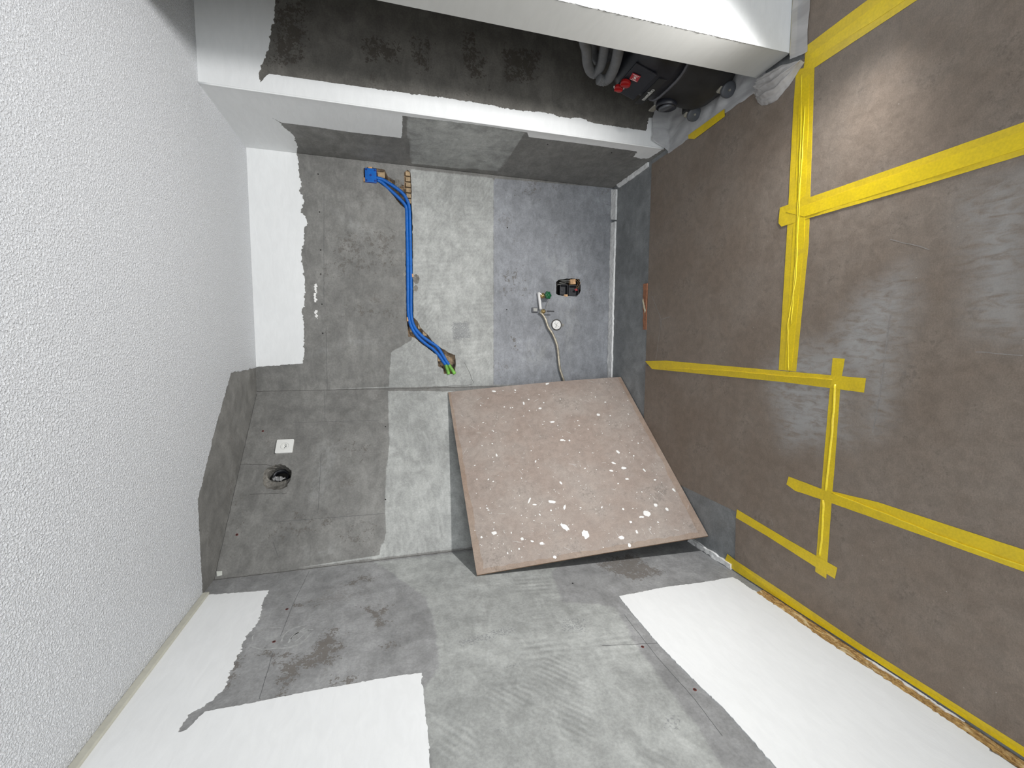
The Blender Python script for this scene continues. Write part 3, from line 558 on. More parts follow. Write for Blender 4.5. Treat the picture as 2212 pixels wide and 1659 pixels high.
b_ = D['ceil_bare']
cc = [(XL, b_[5][1], 3)]+[(p[0], p[1], 3.5) for p in b_[6:]]+[(b_[0][0], b_[0][1], 4), (b_[1][0], b_[1][1], 4), (b_[2][0], YB), (XR, YB), (XR, YA), (3, YA), (3, -1.2), (XL, -1.2)]
coat('ceil', cc, ceiling, 9, 'stucco', .004, 'stucco_coat')

bead = structure(mesh('trim_2', *tube([(XR+.0015, YA+.0005, .02), (XR+.0015, YA+.0005, 1.2), (XR+.0015, YA+.0005, H)], .0045, 10, .05), M['coat'], None, True))

# hairline cracks, pencil lines, screw holes
WALLS = {'back': wall_back, 'obl': wall_corner, 'left': wall_left, 'right': wall_right, 'alc': wall_alcove}
for i, (pl, pts) in enumerate(D['lines']):
    crk = i in (8, 9, 10, 14)
    v, f = ribbon(pl, wiggle(pts, .004 if crk else .0012, i), .0018 if crk else .0012)
    mesh('crack' if crk else 'pencil_line', v, f, M['crack' if crk else 'line'], WALLS[pl])
for i, pts in enumerate(D['swirl']):
    q = [(p.x, p.y) for p in catmull([(a, b, 0) for a, b in pts], .008)]
    mesh('trowel_swirl', *ribbon('left', q, .0035 if i % 2 else .0055, .0004), M['swirl'], wall_left)
for pl, p, red in D['holes']:
    n = frame(pl)[3]; c = lift(pl, p[0], p[1], 0)
    h = mesh('screw_hole', *lathe(c, n, [(.0058 if red else .0042, -.002), (.0058 if red else .0042, .0006), (.003, .0008), (.0028, .0002)], 12), M['red_plug' if red else 'hole'], WALLS[pl])
    if red: mesh('hole_core', *lathe(c, n, [(.0034, -.001), (.0032, .0012)], 10), M['hole'], h)
for q, seed in (((.355, 2.0), 1), ((.20, 2.0), 2), ((.30, 2.005), 3)):   # small plaster dabs beside the white band
    o, _ = plate('plaster_dab', 'back', ragged([(q[0]-.03, q[1]-.007, 6), (q[0]+.03, q[1]-.006, 6), (q[0]+.025, q[1]+.008, 6), (q[0]-.02, q[1]+.006, 6)], seed, .004), M['paint'], wall_back, .0012)

# corner bead edge and joints
def seam(fr, pts, w, mat, parent, name, h=.0008): mesh(name, *ribbon(fr, wiggle(pts, .002, len(pts)+w*100), w, h), M[mat], parent)
seam('obl', [(.003, .0), (.003, H)], .0022, 'crack', wall_corner, 'corner_crack')
seam('obl', [(LO-.003, .0), (LO-.003, H)], .0022, 'crack', wall_corner, 'corner_crack')
seam('right', [(YB-.003, .0), (YB-.003, 2.07)], .003, 'crack', wall_right, 'corner_crack')
seam('obl', [(0.02, H-.003), (LO, H-.003)], .0022, 'crack', wall_corner, 'corner_crack')

# recess of the cable chase, with broken brick inside
def recess(name, fr, outline, depth, mat, parent, step=.012, amp=.008, sc=60):
    V, f = cdt(outline, (), step); n = len(outline); k = len(V)
    sd = sdist(V, outline)
    verts = [lift(fr, u, v, -depth*min(1, .35+s_/.012)+amp*mnoise.noise((u*sc, v*sc, depth))) for (u, v), s_ in zip(V, sd)]
    verts += [lift(fr, p[0], p[1], 0) for p in outline]+[lift(fr, p[0], p[1], -depth*.35) for p in outline]
    faces = f+[(k+i, k+(i+1) % n, k+n+(i+1) % n, k+n+i) for i in range(n)]
    return mesh(name, verts, faces, mat, parent)
rc = recess('cable_chase', 'back', chase, .03, M['clay'], wall_back)
for i in range(6):      # cells of hollow brick laid bare in the upper end of the chase
    x = 1.10-.034*i
    v, f = rbox(x, YB+.016, 1.438-.001*i, .027, .02, .030, .003)
    mesh('brick', v, f, M['brick'], rc)
for x, z, sx, sz in ((.17, 1.43, .04, .03), (.12, 1.425, .045, .026), (.14, 1.375, .04, .028), (.09, 1.345, .03, .028), (-.07, 1.25, .05, .022), (1.075, 1.60, .035, .045)):
    v, f = rbox(x, YB+.017, z, sx, .02, sz, .004); mesh('brick', v, f, M['brick'], rc)
for u, v_, r in ((1.03, 1.50, .030), (.44, 1.395, .032), (.38, 1.40, .022), (.47, 1.47, .014)):   # plaster broken away beside the chase
    pts = [(u+r*(1+.3*mnoise.noise((u*9, i, 2)))*math.cos(i*.7), v_+.7*r*(1+.3*mnoise.noise((v_*7, i, 5)))*math.sin(i*.7), 2) for i in range(9)]
    o, _ = plate('broken_plaster', 'back', [p for p in ragged(pts, int(u*100), .006)], M['rough_plaster'], wall_back, .0008, wob=lambda a, b: .0012*mnoise.noise((a*90, b*90, 1)), step=.006)

rb = recess('box_recess', 'back', boxhole, .055, M['hole'], wall_back, .012, .004)
# the pipe opening: ragged rim, sloping sides, dark pipe inside
oc_ = np.array(pipehole).mean(0); pc = np.array((.557, 2.152)); PM = len(pipehole)
prof = [(1.0, 0), (.94, -.006), (.70, -.022), (.0, -.034), (.0, -.075), (.0, -.10)]
vs_, fs_ = [], []
for j, (s_, h) in enumerate(prof):
    for i, p in enumerate(pipehole):
        an = math.atan2(p[1]-oc_[1], p[0]-oc_[0]); q = (pc[0]+.044*math.cos(an), pc[1]+.064*math.sin(an))
        k = 0 if j == 0 else .006*mnoise.noise((p[0]*60, p[1]*60, j))
        vs_.append(lift('obl', q[0]+(p[0]-q[0])*s_+k, q[1]+(p[1]-q[1])*s_+k, h+k))
for j in range(len(prof)-1):
    fs_ += [(j*PM+i, j*PM+(i+1) % PM, (j+1)*PM+(i+1) % PM, (j+1)*PM+i) for i in range(PM)]
fs_.append(tuple((len(prof)-1)*PM+i for i in range(PM)))
mesh('pipe_recess', vs_, fs_, M['rough_plaster'], wall_corner)

# ------------------------------------------------------------------ floor: screed strips, hardboard sheets, tape
def flat(name, label, cat, pts, mat, thick, z0=0.0, seed=1, rag=0.6, group=None, step=None, mask=None, wob=None):
    pts = [(p[0], p[1], p[2] if len(p) > 2 else rag) for p in pts]
    o, V = plate(name, 'floor', ragged(pts, seed, .02), mat, None, thick, z0, step, wob=wob)
    A = np.zeros((len(o.data.vertices), 4))
    if mask is not None: A[:len(V), 0] = mask(V)
    attr(o, 'ma', A)
    return tag(o, label, cat, group)
whitish = lambda V: np.clip(softs(V, D['dust'], .09), 0, 1)  # soft-edged mask of pale grey patches mixed into the sheet colour
T = .0045; G1 = 'hardboard sheets covering the floor'
flat('hardboard_sheet', 'brown hardboard floor sheet in front of the blue-pipe wall, beside the vacuum', 'board', [(-.108, 1.392), (1.112, 1.392), (1.118, 2.425), (-.106, 2.425)], M['board'], T, seed=1, group=G1, step=.03, mask=whitish)
flat('hardboard_sheet', 'brown hardboard floor sheet partly under the leaning paint-spattered board', 'board', [(-.794, 1.202), (-.113, 1.202), (-.112, 2.425), (-.766, 2.425), (-.766, 1.64)], M['board'], T, seed=2, group=G1, step=.03, mask=whitish)
flat('hardboard_sheet', 'stepped brown hardboard floor sheet along the foot of the white wall', 'board', [(-1.038, -1.15), (-.545, -1.15), (-.545, 1.195), (-.80, 1.197), (-.772, 1.63), (-1.0, 1.622), (-1.035, 1.25)], M['board'], T, seed=4, group=G1, step=.04, mask=whitish)
flat('hardboard_sheet', 'scuffed brown hardboard floor sheet with pale dust smear in its middle', 'board', [(-.538, -1.15), (.524, -1.15), (.524, 1.385), (-.105, 1.385), (-.105, 1.195), (-.538, 1.195)], M['board'], T, seed=5, group=G1, step=.03, mask=whitish)
flat('hardboard_sheet', 'brown hardboard floor sheet between two yellow tapes in front of the white partition end', 'board', [(.531, -1.15), (1.094, -1.15), (1.094, 1.385), (.531, 1.385)], M['board'], T, seed=6, group=G1, step=.03, mask=whitish)
flat('hardboard_sheet', 'brown hardboard floor sheet along the base of the white partition', 'board', [(1.101, -1.15), (2.9, -1.15), (2.9, 1.43), (1.20, 1.43), (1.101, 1.40)], M['board'], T, seed=7, group=G1, step=.05, mask=whitish)

TL = {'t1': 'yellow tape strip running to the blue-pipe wall from the taped crossing', 't2': 'wide double yellow tape strip crossing the floor to the partition end', 't3': 'yellow tape strip leading from the partition corner out of the picture',
      't4': 'widest yellow tape strip leaving the wide cross tape toward the viewer', 't5': 'creased yellow tape strip between the dust smear and the leaning board', 't6': 'long yellow tape strip with one raised crease, crossing the creased strip',
      't7': 'short yellow tape strip edging the narrow board by the grey floor', 't8': 'long yellow tape strip along the foot of the white wall', 't9': 'small folded yellow tape piece holding the plastic film by the vacuum'}
Z0 = {'t1': .0008, 't2': .0006, 't3': .0012, 't4': .0012, 't5': .0004, 't6': .0010, 't7': .0010, 't8': .0006, 't9': .0042}
for i, k in enumerate(TL):
    z0 = T+Z0[k]-.0002; pts = [(p[0], p[1], .25) for p in D[k]]
    base = np.array([p[:2] for p in D[k]]).mean(0)
    t = thing('tape_strip', TL[k], 'tape', (base[0], base[1], z0), 'yellow tape strips on the floor boards')
    wb = lambda u, v: .0006*mnoise.noise((u*25, v*25, 3))
    plate('tape', 'floor', ragged(pts, 30+i, .015), M['tape'], t, .0005, z0, .02, wob=wb)
    if k in D['over']:
        plate('overlap', 'floor', ragged([(p[0], p[1], .4) for p in D['over'][k]], 50+i, .015), M['tape2'], t, .0006, z0+.0006, .02, wob=lambda u, v: .0012*mnoise.noise((u*9, v*9, 8)))
    for j, cr_ in enumerate(D['crease'].get(k, [])):
        q = wiggle(cr_, .003, i+j, .03); wd = .005 if k in ('t1', 't2') else .010
        mid = [lift('floor', p[0], p[1], z0+.0012) for p in q]
        mesh('crease', *tube([tuple(p_-Vector((0, 0, .0002))) for p_ in mid], wd/2, 8, .012, flat=.30), M['crease'], t, True)

# pale scuffs on the boards
for i, s_ in enumerate(D['scratch']):
    mesh('scuff', *ribbon('floor', wiggle(s_, .002, i), .0030 if i in (2, 3, 4, 5) else .002, T+.0004), M['scuff'], None)
sc = [o for o in COL.objects if o.name.startswith('scuff')]
for o in sc:
    c = Vector(o.data.vertices[0].co)
    par = [h for h in COL.objects if h.name.startswith('hardboard_sheet')]
    best = max(par, key=lambda h: 1 if in_poly([(c.x, c.y)], [(v.co.x, v.co.y) for v in list(h.data.vertices)[len(h.data.vertices)-int((len(h.data.vertices)-h['_n'])/2):]])[0] else 0)
    o.parent = best

FL = ['short white foam edging strip at the pipe wall foot, beside the dark right wall', 'long white foam edging strip along the foot of the pipe wall', 'white foam edging strip at the foot of the white wall beside the leaning board', 'thin white foam edging strip along the foot of the dark grey right wall']
fo = [[(1.136, YB-.002), (1.115, 2.852), (.905, 2.852), (.925, YB-.002)], [(.905, YB-.002), (.895, 2.854), (.52, 2.858), (-.215, 2.86), (-.225, YB-.002), (.5, YB-.002)],
      [(-1.028, 1.935), (-1.028, 1.64), (XL+.001, 1.64), (XL+.001, 1.955)], [(XR-.002, 2.85), (1.116, 2.82), (1.118, 2.46), (XR-.002, 2.46)]]
for i, p in enumerate(fo):
    flat('foam_strip', FL[i], 'foam strip', [(a, b, 3) for a, b in p], M['foam'], .012, .0002, 70+i, group='white foam edging strips', step=.012, wob=lambda u, v: .004*mnoise.noise((u*45, v*45, 2)))
oc = thing('board_offcut', 'reddish-brown hardboard offcut lying against the floor sheet edge', 'offcut', (.26, 2.44, 0))
plate('slab', 'floor', ragged([(.405, 2.475, 2), (.404, 2.43, 1), (.115, 2.428, 3), (.117, 2.462, 4)], 80, .01), M['offcut'], oc, .008, .0002, .02)
plate('tape_scrap', 'floor', ragged([(.30, 2.478, 1), (.315, 2.47, 1), (.235, 2.435, 1), (.22, 2.445, 1)], 81, .01), M['masking'], oc, .0008, .0085, None)

# chipboard laid bare along the foot of the left wall, beige joint tape under the ceiling, paper scrap in the corner
cl = D['chip_up']
cp = [(1.455, .003, 1)]+[(p[0], p[1]+.020, 5) for p in cl]+[(-1.2, .04), (-1.2, .003)]
o, _ = plate('chipboard_edge', 'left', ragged(cp, 90, .008), M['chip'], wall_left, .004, wob=lambda u, v: .002*mnoise.noise((u*60, v*160, 4)), step=.012)
fl_ = [(1.03, .012, 2), (.98, .018, 3), (.88, .012, 3), (.80, .016, 3), (.76, .006, 2), (.86, .004, 1), (1.0, .005, 1)]
plate('plaster_flake', 'left', ragged(fl_, 92, .006), M['paint'], wall_left, .007)
vs_, fs_ = rbox(XL+.006, (2.04-1.2)/2, H-.016, .012, 2.04+1.2, .024, .003)
structure(mesh('trim_1', vs_, fs_, M['beige']))
o, _ = plate('paper_scrap', 'obl', [(1.078, 2.338), (1.055, 2.345), (1.056, 2.322), (1.076, 2.318)], M['paper'], None, .001, .001, base=lift('obl', 1.066, 2.33, .001))
tag(o, 'small white paper scrap stuck in the upper corner under the ceiling', 'paper scrap')

# ------------------------------------------------------------------ electrical rough-in on the back wall
def wedge(pts, label, depth=.02, proud=.004, group=None, fr='back'):
    a = np.array(pts); c = a.mean(0); t = thing('wooden_wedge', label, 'wedge', lift(fr, c[0], c[1], proud), group)
    k = len(pts); vs_ = [lift(fr, p[0], p[1], proud-.001*(i % 2)) for i, p in enumerate(pts)]+[lift(fr, p[0], p[1], -depth) for p in pts]
    mesh('wedge_block', vs_, [tuple(range(k)), tuple(range(k, 2*k))[::-1]]+[(i, (i+1) % k, k+(i+1) % k, k+i) for i in range(k)], M['wood'], t)
    return t
bx = np.array(D['bluebox']); bc = bx.mean(0); bw = bx[:, 0].max()-bx[:, 0].min(); bh = bx[:, 1].max()-bx[:, 1].min()
t = thing('junction_box', 'square blue plastic junction box set into the wall at the pipe end', 'junction box', lift('back', bc[0], bc[1], 0))
mesh('box_body', *rbox(bc[0], YB+.018, bc[1], bw, .046, bh, .006), M['blue_dark'], t)
lid = mesh('lid', *rbox(bc[0], YB-.007, bc[1], bw*.94, .006, bh*.94, .002), M['blue'], t)
mesh('knockout_mark', *lathe((bc[0], YB-.010, bc[1]), (0, -1, 0), [(.009, -.001), (.0085, .001), (.006, .0012)], 4), M['blue_dark'], lid)
for sx in (-1, 1):
    for sz in (-1, 1): mesh('screw_boss', *lathe((bc[0]+sx*bw*.36, YB-.010, bc[1]+sz*bh*.36), (0, -1, 0), [(.006, -.001), (.0055, .0015)], 12), M['blue_dark'], lid)
PL_ = {'a': 'lower blue corrugated conduit of the pair in the wall chase', 'b': 'upper blue corrugated conduit of the pair in the wall chase'}
for k in 'ab':
    pts = D['pipe_'+k]; t = thing('conduit', PL_[k], 'conduit', pts[len(pts)//2], 'blue conduits in the chase')
    mesh('corrugated_pipe', *tube(pts, .0105, 12, .0012, .05, .0060), M['blue'], t, True)
    mesh('end_tape', *tube(D['tip_'+k], .0115, 10, .005), M['green_tape'], t, True)
WL = ['pale wooden wedge on the side of the blue junction box nearest the dark wall', 'pale wooden wedge above the blue junction box', 'tiny pale wooden wedge under the middle of the blue conduits', 'pale wooden wedge above the lower bend of the blue conduits']
for p, l in zip(D['wedges'], WL): wedge(p, l, group='wooden wedges in the wall')
BWL = ['square pale wooden wedge inside the black flush box opening', 'narrow pale wooden wedge at the lower edge of the black flush box opening']

t = thing('flush_box', 'black twin flush-mount wall box sunk in a broken opening', 'wall box', lift('back', .44, .30, -.03))
for i, cpoly in enumerate(D['cups']):
    a = np.array(cpoly); c = a.mean(0); w = a.max(0)-a.min(0)
    outer = [(c[0]+sx*w[0]/2, c[1]+sy*w[1]/2) for sx, sy in ((-1, -1), (1, -1), (1, 1), (-1, 1))]
    inner = [(c[0]+(p[0]-c[0])*.86, c[1]+(p[1]-c[1])*.86) for p in outer]
    vs_ = [lift('back', p[0], p[1], -.006) for p in outer]+[lift('back', p[0], p[1], -.006) for p in inner]+[lift('back', p[0], p[1], -.034) for p in inner]+[lift('back', p[0], p[1], -.045) for p in outer]
    fs_ = [(j, (j+1) % 4, 4+(j+1) % 4, 4+j) for j in range(4)]+[(4+j, 4+(j+1) % 4, 8+(j+1) % 4, 8+j) for j in range(4)]+[(8, 9, 10, 11)]+[(j, (j+1) % 4, 12+(j+1) % 4, 12+j) for j in range(4)]
    cu = mesh('box_cup', vs_, fs_, M['black'], t)
    mesh('knockout', *lathe(lift('back', c[0], c[1], -.0335), (0, -1, 0), [(.014, 0), (.0135, .0015), (.011, .0016), (.0105, .0004)], 20), M['black'], cu)
for i, w in enumerate(D['boxwires']):
    pts = [lift('back', p[0], p[1], -.004+.006*(i % 3)) for p in w]
    mesh('wire', *tube(pts, .0016, 6, .006), M['wire' if i in (2, 3) else 'wire_grey'], t, True)
rt_ = D['redtri']; mesh('red_tag', [lift('back', p[0], p[1], -.002) for p in rt_]+[lift('back', p[0], p[1], -.006) for p in rt_], [(0, 1, 2, 3), (7, 6, 5, 4)]+[(i, (i+1) % 4, 4+(i+1) % 4, 4+i) for i in range(4)], M['red_label'], t)
for p, l in zip(D['boxwedge'], BWL): wedge(p, l, .03, .002, 'wooden wedges in the wall')

# water fittings
c = Vector(D['v_brass1']); g = Vector(D['v_green']); b2 = Vector(D['v_brass2']); yb = Vector((0, -1, 0))
t = thing('stop_valve', 'brass stop valve with green star handle on the grey wall', 'valve', (c.x, YB, c.z))
mesh('valve_body', *merge(lathe((c.x, YB, c.z), yb, [(.014, -.01), (.014, .012), (.018, .014), (.018, .026), (.012, .028), (.011, .034)], 16), lathe((c.x, YB-.018, c.z), (g-c).normalized(), [(.009, 0), (.009, .022), (.007, .024)], 12)), M['brass'], t, True)
hd = (g-Vector((c.x, YB-.02, c.z))).normalized()
mesh('handle', *lathe(g, (.1, -1, -.35), [(.017, -.008), (.0245, -.006), (.026, .004), (.022, .008), (.012, .0085)], 36, lobes=6, lob=.12), M['green'], t, True)
mesh('handle_print', *lathe(g+Vector((.1, -1, -.35)).normalized()*.0085, (.1, -1, -.35), [(.004, 0), (.0035, .0008)], 3), M['grey_print'], t)
mesh('string', *tube(D['v_wire'], .0014, 6, .008), M['wire_grey'], t, True)
t = thing('lever_valve', 'small brass valve with black lever beside the white strap', 'valve', (b2.x, YB, b2.z))
mesh('valve_body', *lathe((b2.x, YB, b2.z), yb, [(.012, -.01), (.012, .014), (.016, .016), (.016, .028), (.009, .032), (.006, .042)], 14), M['brass'], t, True)
lv = [Vector(p) for p in D['v_lever']]
v, f = rbox(*((lv[0]+lv[1])/2), .009, .006, (lv[0]-lv[1]).length, .002); mesh('lever', v, f, M['black'], t)
t = thing('white_strap', 'bent white plastic strap between the two brass valves', 'strap', D['v_white'][1])
mesh('strap_band', *tube([tuple(Vector(p)+Vector((0, .0, 0))) for p in D['v_white']], .010, 8, .008, flat=.4), M['paint'], t, True)
mesh('strap_hook', *tube([D['v_white'][0], (.372, 2.895, .55), (.366, 2.90, .538)], .005, 8, .006), M['paint'], t, True)
a = np.array(D['v_clip']); cc_ = a.mean(0); w = a.max(0)-a.min(0)
t = thing('pipe_clip', 'dark grey plastic pipe clip beside the brass lever valve', 'clip', lift('back', cc_[0], cc_[1], 0))
mesh('clip_block', *rbox(cc_[0], YB-.006, cc_[1], w[0], .012, w[1], .004), M['grey_plastic'], t)
mesh('clip_plate', *rbox(cc_[0], YB-.0125, cc_[1], w[0]*.6, .003, w[1]*.6, .001), M['wire_grey'], t)
t = thing('braided_hose', 'braided steel supply hose hanging from the valve down behind the board', 'hose', D['v_hose'][5])
mesh('braid', *tube(D['v_hose'], .0085, 10, .0035, .05, .007), M['steel'], t, True)
mesh('end_nut', *tube([D['v_hose'][0], tuple((Vector(D['v_hose'][0])+Vector(D['v_hose'][1]))/2)], .0105, 6, .01), M['zinc'], t)
p = D['v_capc']; c = lift('back', p[0], p[1], 0)
t = thing('drain_cap', 'round white taped drain outlet with a dark rim on the grey wall', 'cap', c)
mesh('rim', *lathe(c, yb, [(.041, -.005), (.040, .0015), (.034, .002), (.0335, -.002)], 28), M['crack'], t, True)
dsk = mesh('cap_disc', *lathe(c, yb, [(.033, -.004), (.032, .004), (.026, .0055)], 28), M['paint'], t)
for (x0, z0, x1, z1) in ((-.022, .014, .020, -.012), (-.016, -.020, .012, .020), (-.026, -.004, .004, .004), (.004, .004, .024, .010)):
    mesh('tape_fold', *ribbon('back', wiggle([(p[0]+x0, p[1]+z0), (p[0]+x1, p[1]+z1)], .003, x0*900, .006), .0022, .0062), M['wire_grey'], dsk)
plate('plaster_notch', 'back', ragged([(p[0]-.012, p[1]-.052, 2), (p[0]+.006, p[1]-.058, 2), (p[0]+.012, p[1]-.038, 2), (p[0]-.008, p[1]-.038, 2)], 12, .005), M['rough_plaster'], wall_back, .0015)

# Swiss three-pin socket on the oblique wall
su, sv = D['socket']
def sq(h, r, seg=5):
    out = []
    for q, (sx, sy) in enumerate(((1, 1), (-1, 1), (-1, -1), (1, -1))):
        for i in range(seg+1):
            a = math.pi/2*(q+i/seg); out.append((su+sx*(h-r)+r*math.cos(a), sv+sy*(h-r)+r*math.sin(a)))
    return out
t = thing('wall_socket', 'square white three-pin wall socket high on the oblique grey wall', 'socket', lift('obl', su, sv, 0))
hexa = [(su+x, sv+y) for x, y in ((.0165, 0), (.009, .0105), (-.009, .0105), (-.0165, 0), (-.009, -.0105), (.009, -.0105))]
circ = [(su+.0215*math.cos(a*math.pi/14), sv+.0215*math.sin(a*math.pi/14)) for a in range(28)]
circ2 = [(su+.0205*math.cos(a*math.pi/14), sv+.0205*math.sin(a*math.pi/14)) for a in range(28)]
plate('cover_frame', 'obl', sq(.044, .007), M['socket'], t, .008, 0, None, holes=[circ])
ins = plate('insert', 'obl', circ2, M['socket'], t, .0075, 0, None, holes=[hexa])[0]
mesh('pin_face', [lift('obl', x, y, .002) for x, y in hexa], [tuple(range(6))], M['socket'], t)
mesh('shadow_gap', [lift('obl', x, y, .003) for x, y in circ]+[lift('obl', x, y, .003) for x, y in circ2], [(i, (i+1) % 28, 28+(i+1) % 28, 28+i) for i in range(28)], M['grey_plastic'], t)
for x, y in ((.0085, 0), (-.0085, 0), (0, -.0045)): mesh('pin_hole', *lathe(lift('obl', su+x, sv+y, .002), frame('obl')[3], [(.0026, -.001), (.0025, .0006)], 12), M['hole'], t)

# black pipe and crumpled foil in the wall opening
t = thing('vent_pipe', 'dark vent pipe end deep in the ragged wall opening', 'pipe', lift('obl', pc[0], pc[1], -.06))
n = frame('obl')[3]
mesh('pipe_ring', *lathe(lift('obl', pc[0], pc[1]+.004, -.085), n, [(.040, -.01), (.040, .03), (.036, .032), (.035, -.008)], 24, cap=False), M['black'], t, True)
mesh('pipe_end', *lathe(lift('obl', pc[0], pc[1]+.004, -.092), n, [(.042, -.002), (.040, .002)], 20), M['hole'], t)
V_, f_ = cdt(ragged([(pc[0]+.020, pc[1]-.012, 5), (pc[0]+.036, pc[1]-.030, 5), (pc[0]+.046, pc[1]-.01, 5), (pc[0]+.042, pc[1]+.03, 5), (pc[0]+.026, pc[1]+.036, 5), (pc[0]+.016, pc[1]+.015, 5)], 3, .006), (), .004)
foil = mesh('film_scrap', [lift('obl', u, v, -.024+.010*mnoise.noise((u*90, v*90, 3))) for u, v in V_], f_, M['foil'], None)
md = foil.modifiers.new('thickness', 'SOLIDIFY'); md.thickness = .0008
tag(foil, 'crumpled pale film scrap stuffed in the ragged wall opening', 'film scrap')

# ------------------------------------------------------------------ leaning hardboard with paint splashes
BA, BB, BC, BD = [Vector(p) for p in D['board']]
BC = Vector((BC.x, BC.y, .006)); BD = Vector((BD.x, BD.y, .006))
nb_ = (BB-BA).cross(BD-BA).normalized()
if nb_.dot(Vector((.7, -.7, .2))) < 0: nb_ = -nb_
def bpt(s, t, h=0.0):
    p = BD.lerp(BC, s).lerp(BA.lerp(BB, s), t)
    bow = .010*math.sin(math.pi*t)*(1-.5*s)-.006*math.sin(math.pi*s)*t
    return p+nb_*(h+bow)
t = thing('leaning_board', 'large square hardboard sheet spattered with white paint, leaning in the corner', 'board', (BC+BD)/2)
N = 26; vs_ = []; fs_ = []
for lay, h in ((0, .0035), (1, -.0035)):
    for i in range(N+1):
        for j in range(N+1): vs_.append(bpt(j/N, i/N, h))
nn = (N+1)**2
for i in range(N):
    for j in range(N):
        q = (i*(N+1)+j, i*(N+1)+j+1, (i+1)*(N+1)+j+1, (i+1)*(N+1)+j); fs_ += [q, tuple(k+nn for k in q[::-1])]
mesh('panel', vs_, fs_, M['board_lean'], t)
ring = [j for j in range(N+1)]+[i*(N+1)+N for i in range(1, N+1)]+[N*(N+1)+j for j in range(N-1, -1, -1)]+[i*(N+1) for i in range(N-1, 0, -1)]
rv = [vs_[k] for k in ring]+[vs_[k+nn] for k in ring]; m_ = len(ring)
ed = mesh('cut_edge', rv, [(i, (i+1) % m_, m_+(i+1) % m_, m_+i) for i in range(m_)], M['board_edge'], t)
def band(name, s0, t0, s1, t1, w0, w1, seed):
    """worn brown margin along one edge; thin layer on the face"""
    k = 60; vv = []; ff = []
    for i in range(k+1):
        q = i/k; s_, t_ = s0+(s1-s0)*q, t0+(t1-t0)*q; wd = (w0+(w1-w0)*q)*(1+.45*mnoise.noise((q*9, seed, 1))+.3*mnoise.noise((q*33, seed, 4)))
        d = (0, 1) if t0 == t1 == 0 else (0, -1) if t0 == t1 == 1 else (1, 0) if s0 == s1 == 0 else (-1, 0)
        vv += [bpt(s_, t_, .0038), bpt(min(1, max(0, s_+d[0]*wd)), min(1, max(0, t_+d[1]*wd)), .0038)]
    for i in range(k): ff.append((2*i, 2*i+1, 2*i+3, 2*i+2))
    mesh(name, vv, ff, M['margin'], t)
M['margin'] = hardboard('hardboard_margin', (.30, .22, .17), (.34, .27, .22), False)
band('worn_margin', 0, 1, 1, 1, .012, .03, 1); band('worn_margin', 0, 0, 1, 0, .02, .035, 2); band('worn_margin', 1, 0, 1, 1, .024, .018, 3)
def blob(s, tt, a, b, rot, seed, h=.0009, k=14):
    vv = [bpt(s, tt, .0038+h)]; out = []
    for i in range(k):
        an = 2*math.pi*i/k; r = 1+.38*mnoise.noise((math.cos(an)*1.7, math.sin(an)*1.7, seed))+.2*mnoise.noise((math.cos(an)*5, math.sin(an)*5, seed+4))
        x, y = a*r*math.cos(an), b*r*math.sin(an); x, y = x*math.cos(rot)-y*math.sin(rot), x*math.sin(rot)+y*math.cos(rot)
        out.append((s+x/1.2, tt+y/1.2))
    vv += [bpt(min(.995, max(.005, u)), min(.995, max(.005, v)), .0038+h*.6) for u, v in out]+[bpt(min(.995, max(.005, u)), min(.995, max(.005, v)), .0034) for u, v in out]
    ff = [(0, 1+i, 1+(i+1) % k) for i in range(k)]+[(1+i, 1+k+i, 1+k+(i+1) % k, 1+(i+1) % k) for i in range(k)]
    return vv, ff
for i, (s_, t_, a, b, r) in enumerate(D['splash']):
    mesh('paint_splash', *blob(s_/1.2, t_/1.2, b*.95, a*.95, r, i*2.3), M['paint'], t)
pr = random.Random(3); small = []; thin = []
for i in range(330):
    s_, t_ = pr.random()**.8, pr.random(); r = .0011+.0028*pr.random()**4
    small.append(blob(.02+.96*s_, .02+.96*t_, r*(1+pr.random()), r, pr.random()*3, i*1.7, .0005, 7))
for i in range(26):
    small.append(blob(.62+.36*pr.random(), .5+.48*pr.random(), .003, .002, pr.random()*3, i*3.1, .0005, 7))
for i in range(70):
    s_, t_ = pr.random(), pr.random(); L_ = .006+.022*pr.random()**2
    thin.append(blob(.02+.95*s_, .02+.95*t_, L_, .0009+.0012*pr.random(), pr.random()*3.1, i*.9, .0003, 8))
o = mesh('paint_specks', *merge(*small), M['paint'], t); o['kind'] = 'stuff'
o = mesh('pale_scratches', *merge(*thin), M['paint_thin'], t); o['kind'] = 'stuff'

# ------------------------------------------------------------------ alcove: film on the floor, crumpled film, masking tape, vacuum cleaner
def fold(x, y): return .014*abs(mnoise.noise((x*16, y*9, 1)))+.020*max(0, mnoise.noise((x*9+y*7, y*3, 4)))+.006*abs(mnoise.noise((x*40+y*15, y*8, 6)))
vs_, fs_ = [], []; NX, NY = 60, 46
for j in range(NY+1):
    for i in range(NX+1):
        x = 1.112+i/NX*.95+.008*mnoise.noise((j*.35, 0, 2))*(1-i/NX); y = 1.585+j/NY*.72
        z = .0055+fold(x, y)
        if y > 2.262: z += (y-2.262)*2.2*(1+.25*mnoise.noise((x*20, 1, 1))); y = 2.262+.010*mnoise.noise((x*30, 2, 2))
        if x < 1.17: z = .0052+(z-.0052)*max(0, (x-1.135)/.035)
        vs_.append((x, y, z))
for j in range(NY):
    for i in range(NX): k = j*(NX+1)+i; fs_.append((k, k+1, k+NX+2, k+NX+1))
o = mesh('plastic_film', vs_, fs_, M['film'], None, True); md = o.modifiers.new('thickness', 'SOLIDIFY'); md.thickness = .0004
tag(o, 'clear plastic film spread under the black vacuum cleaner in the alcove', 'plastic film')
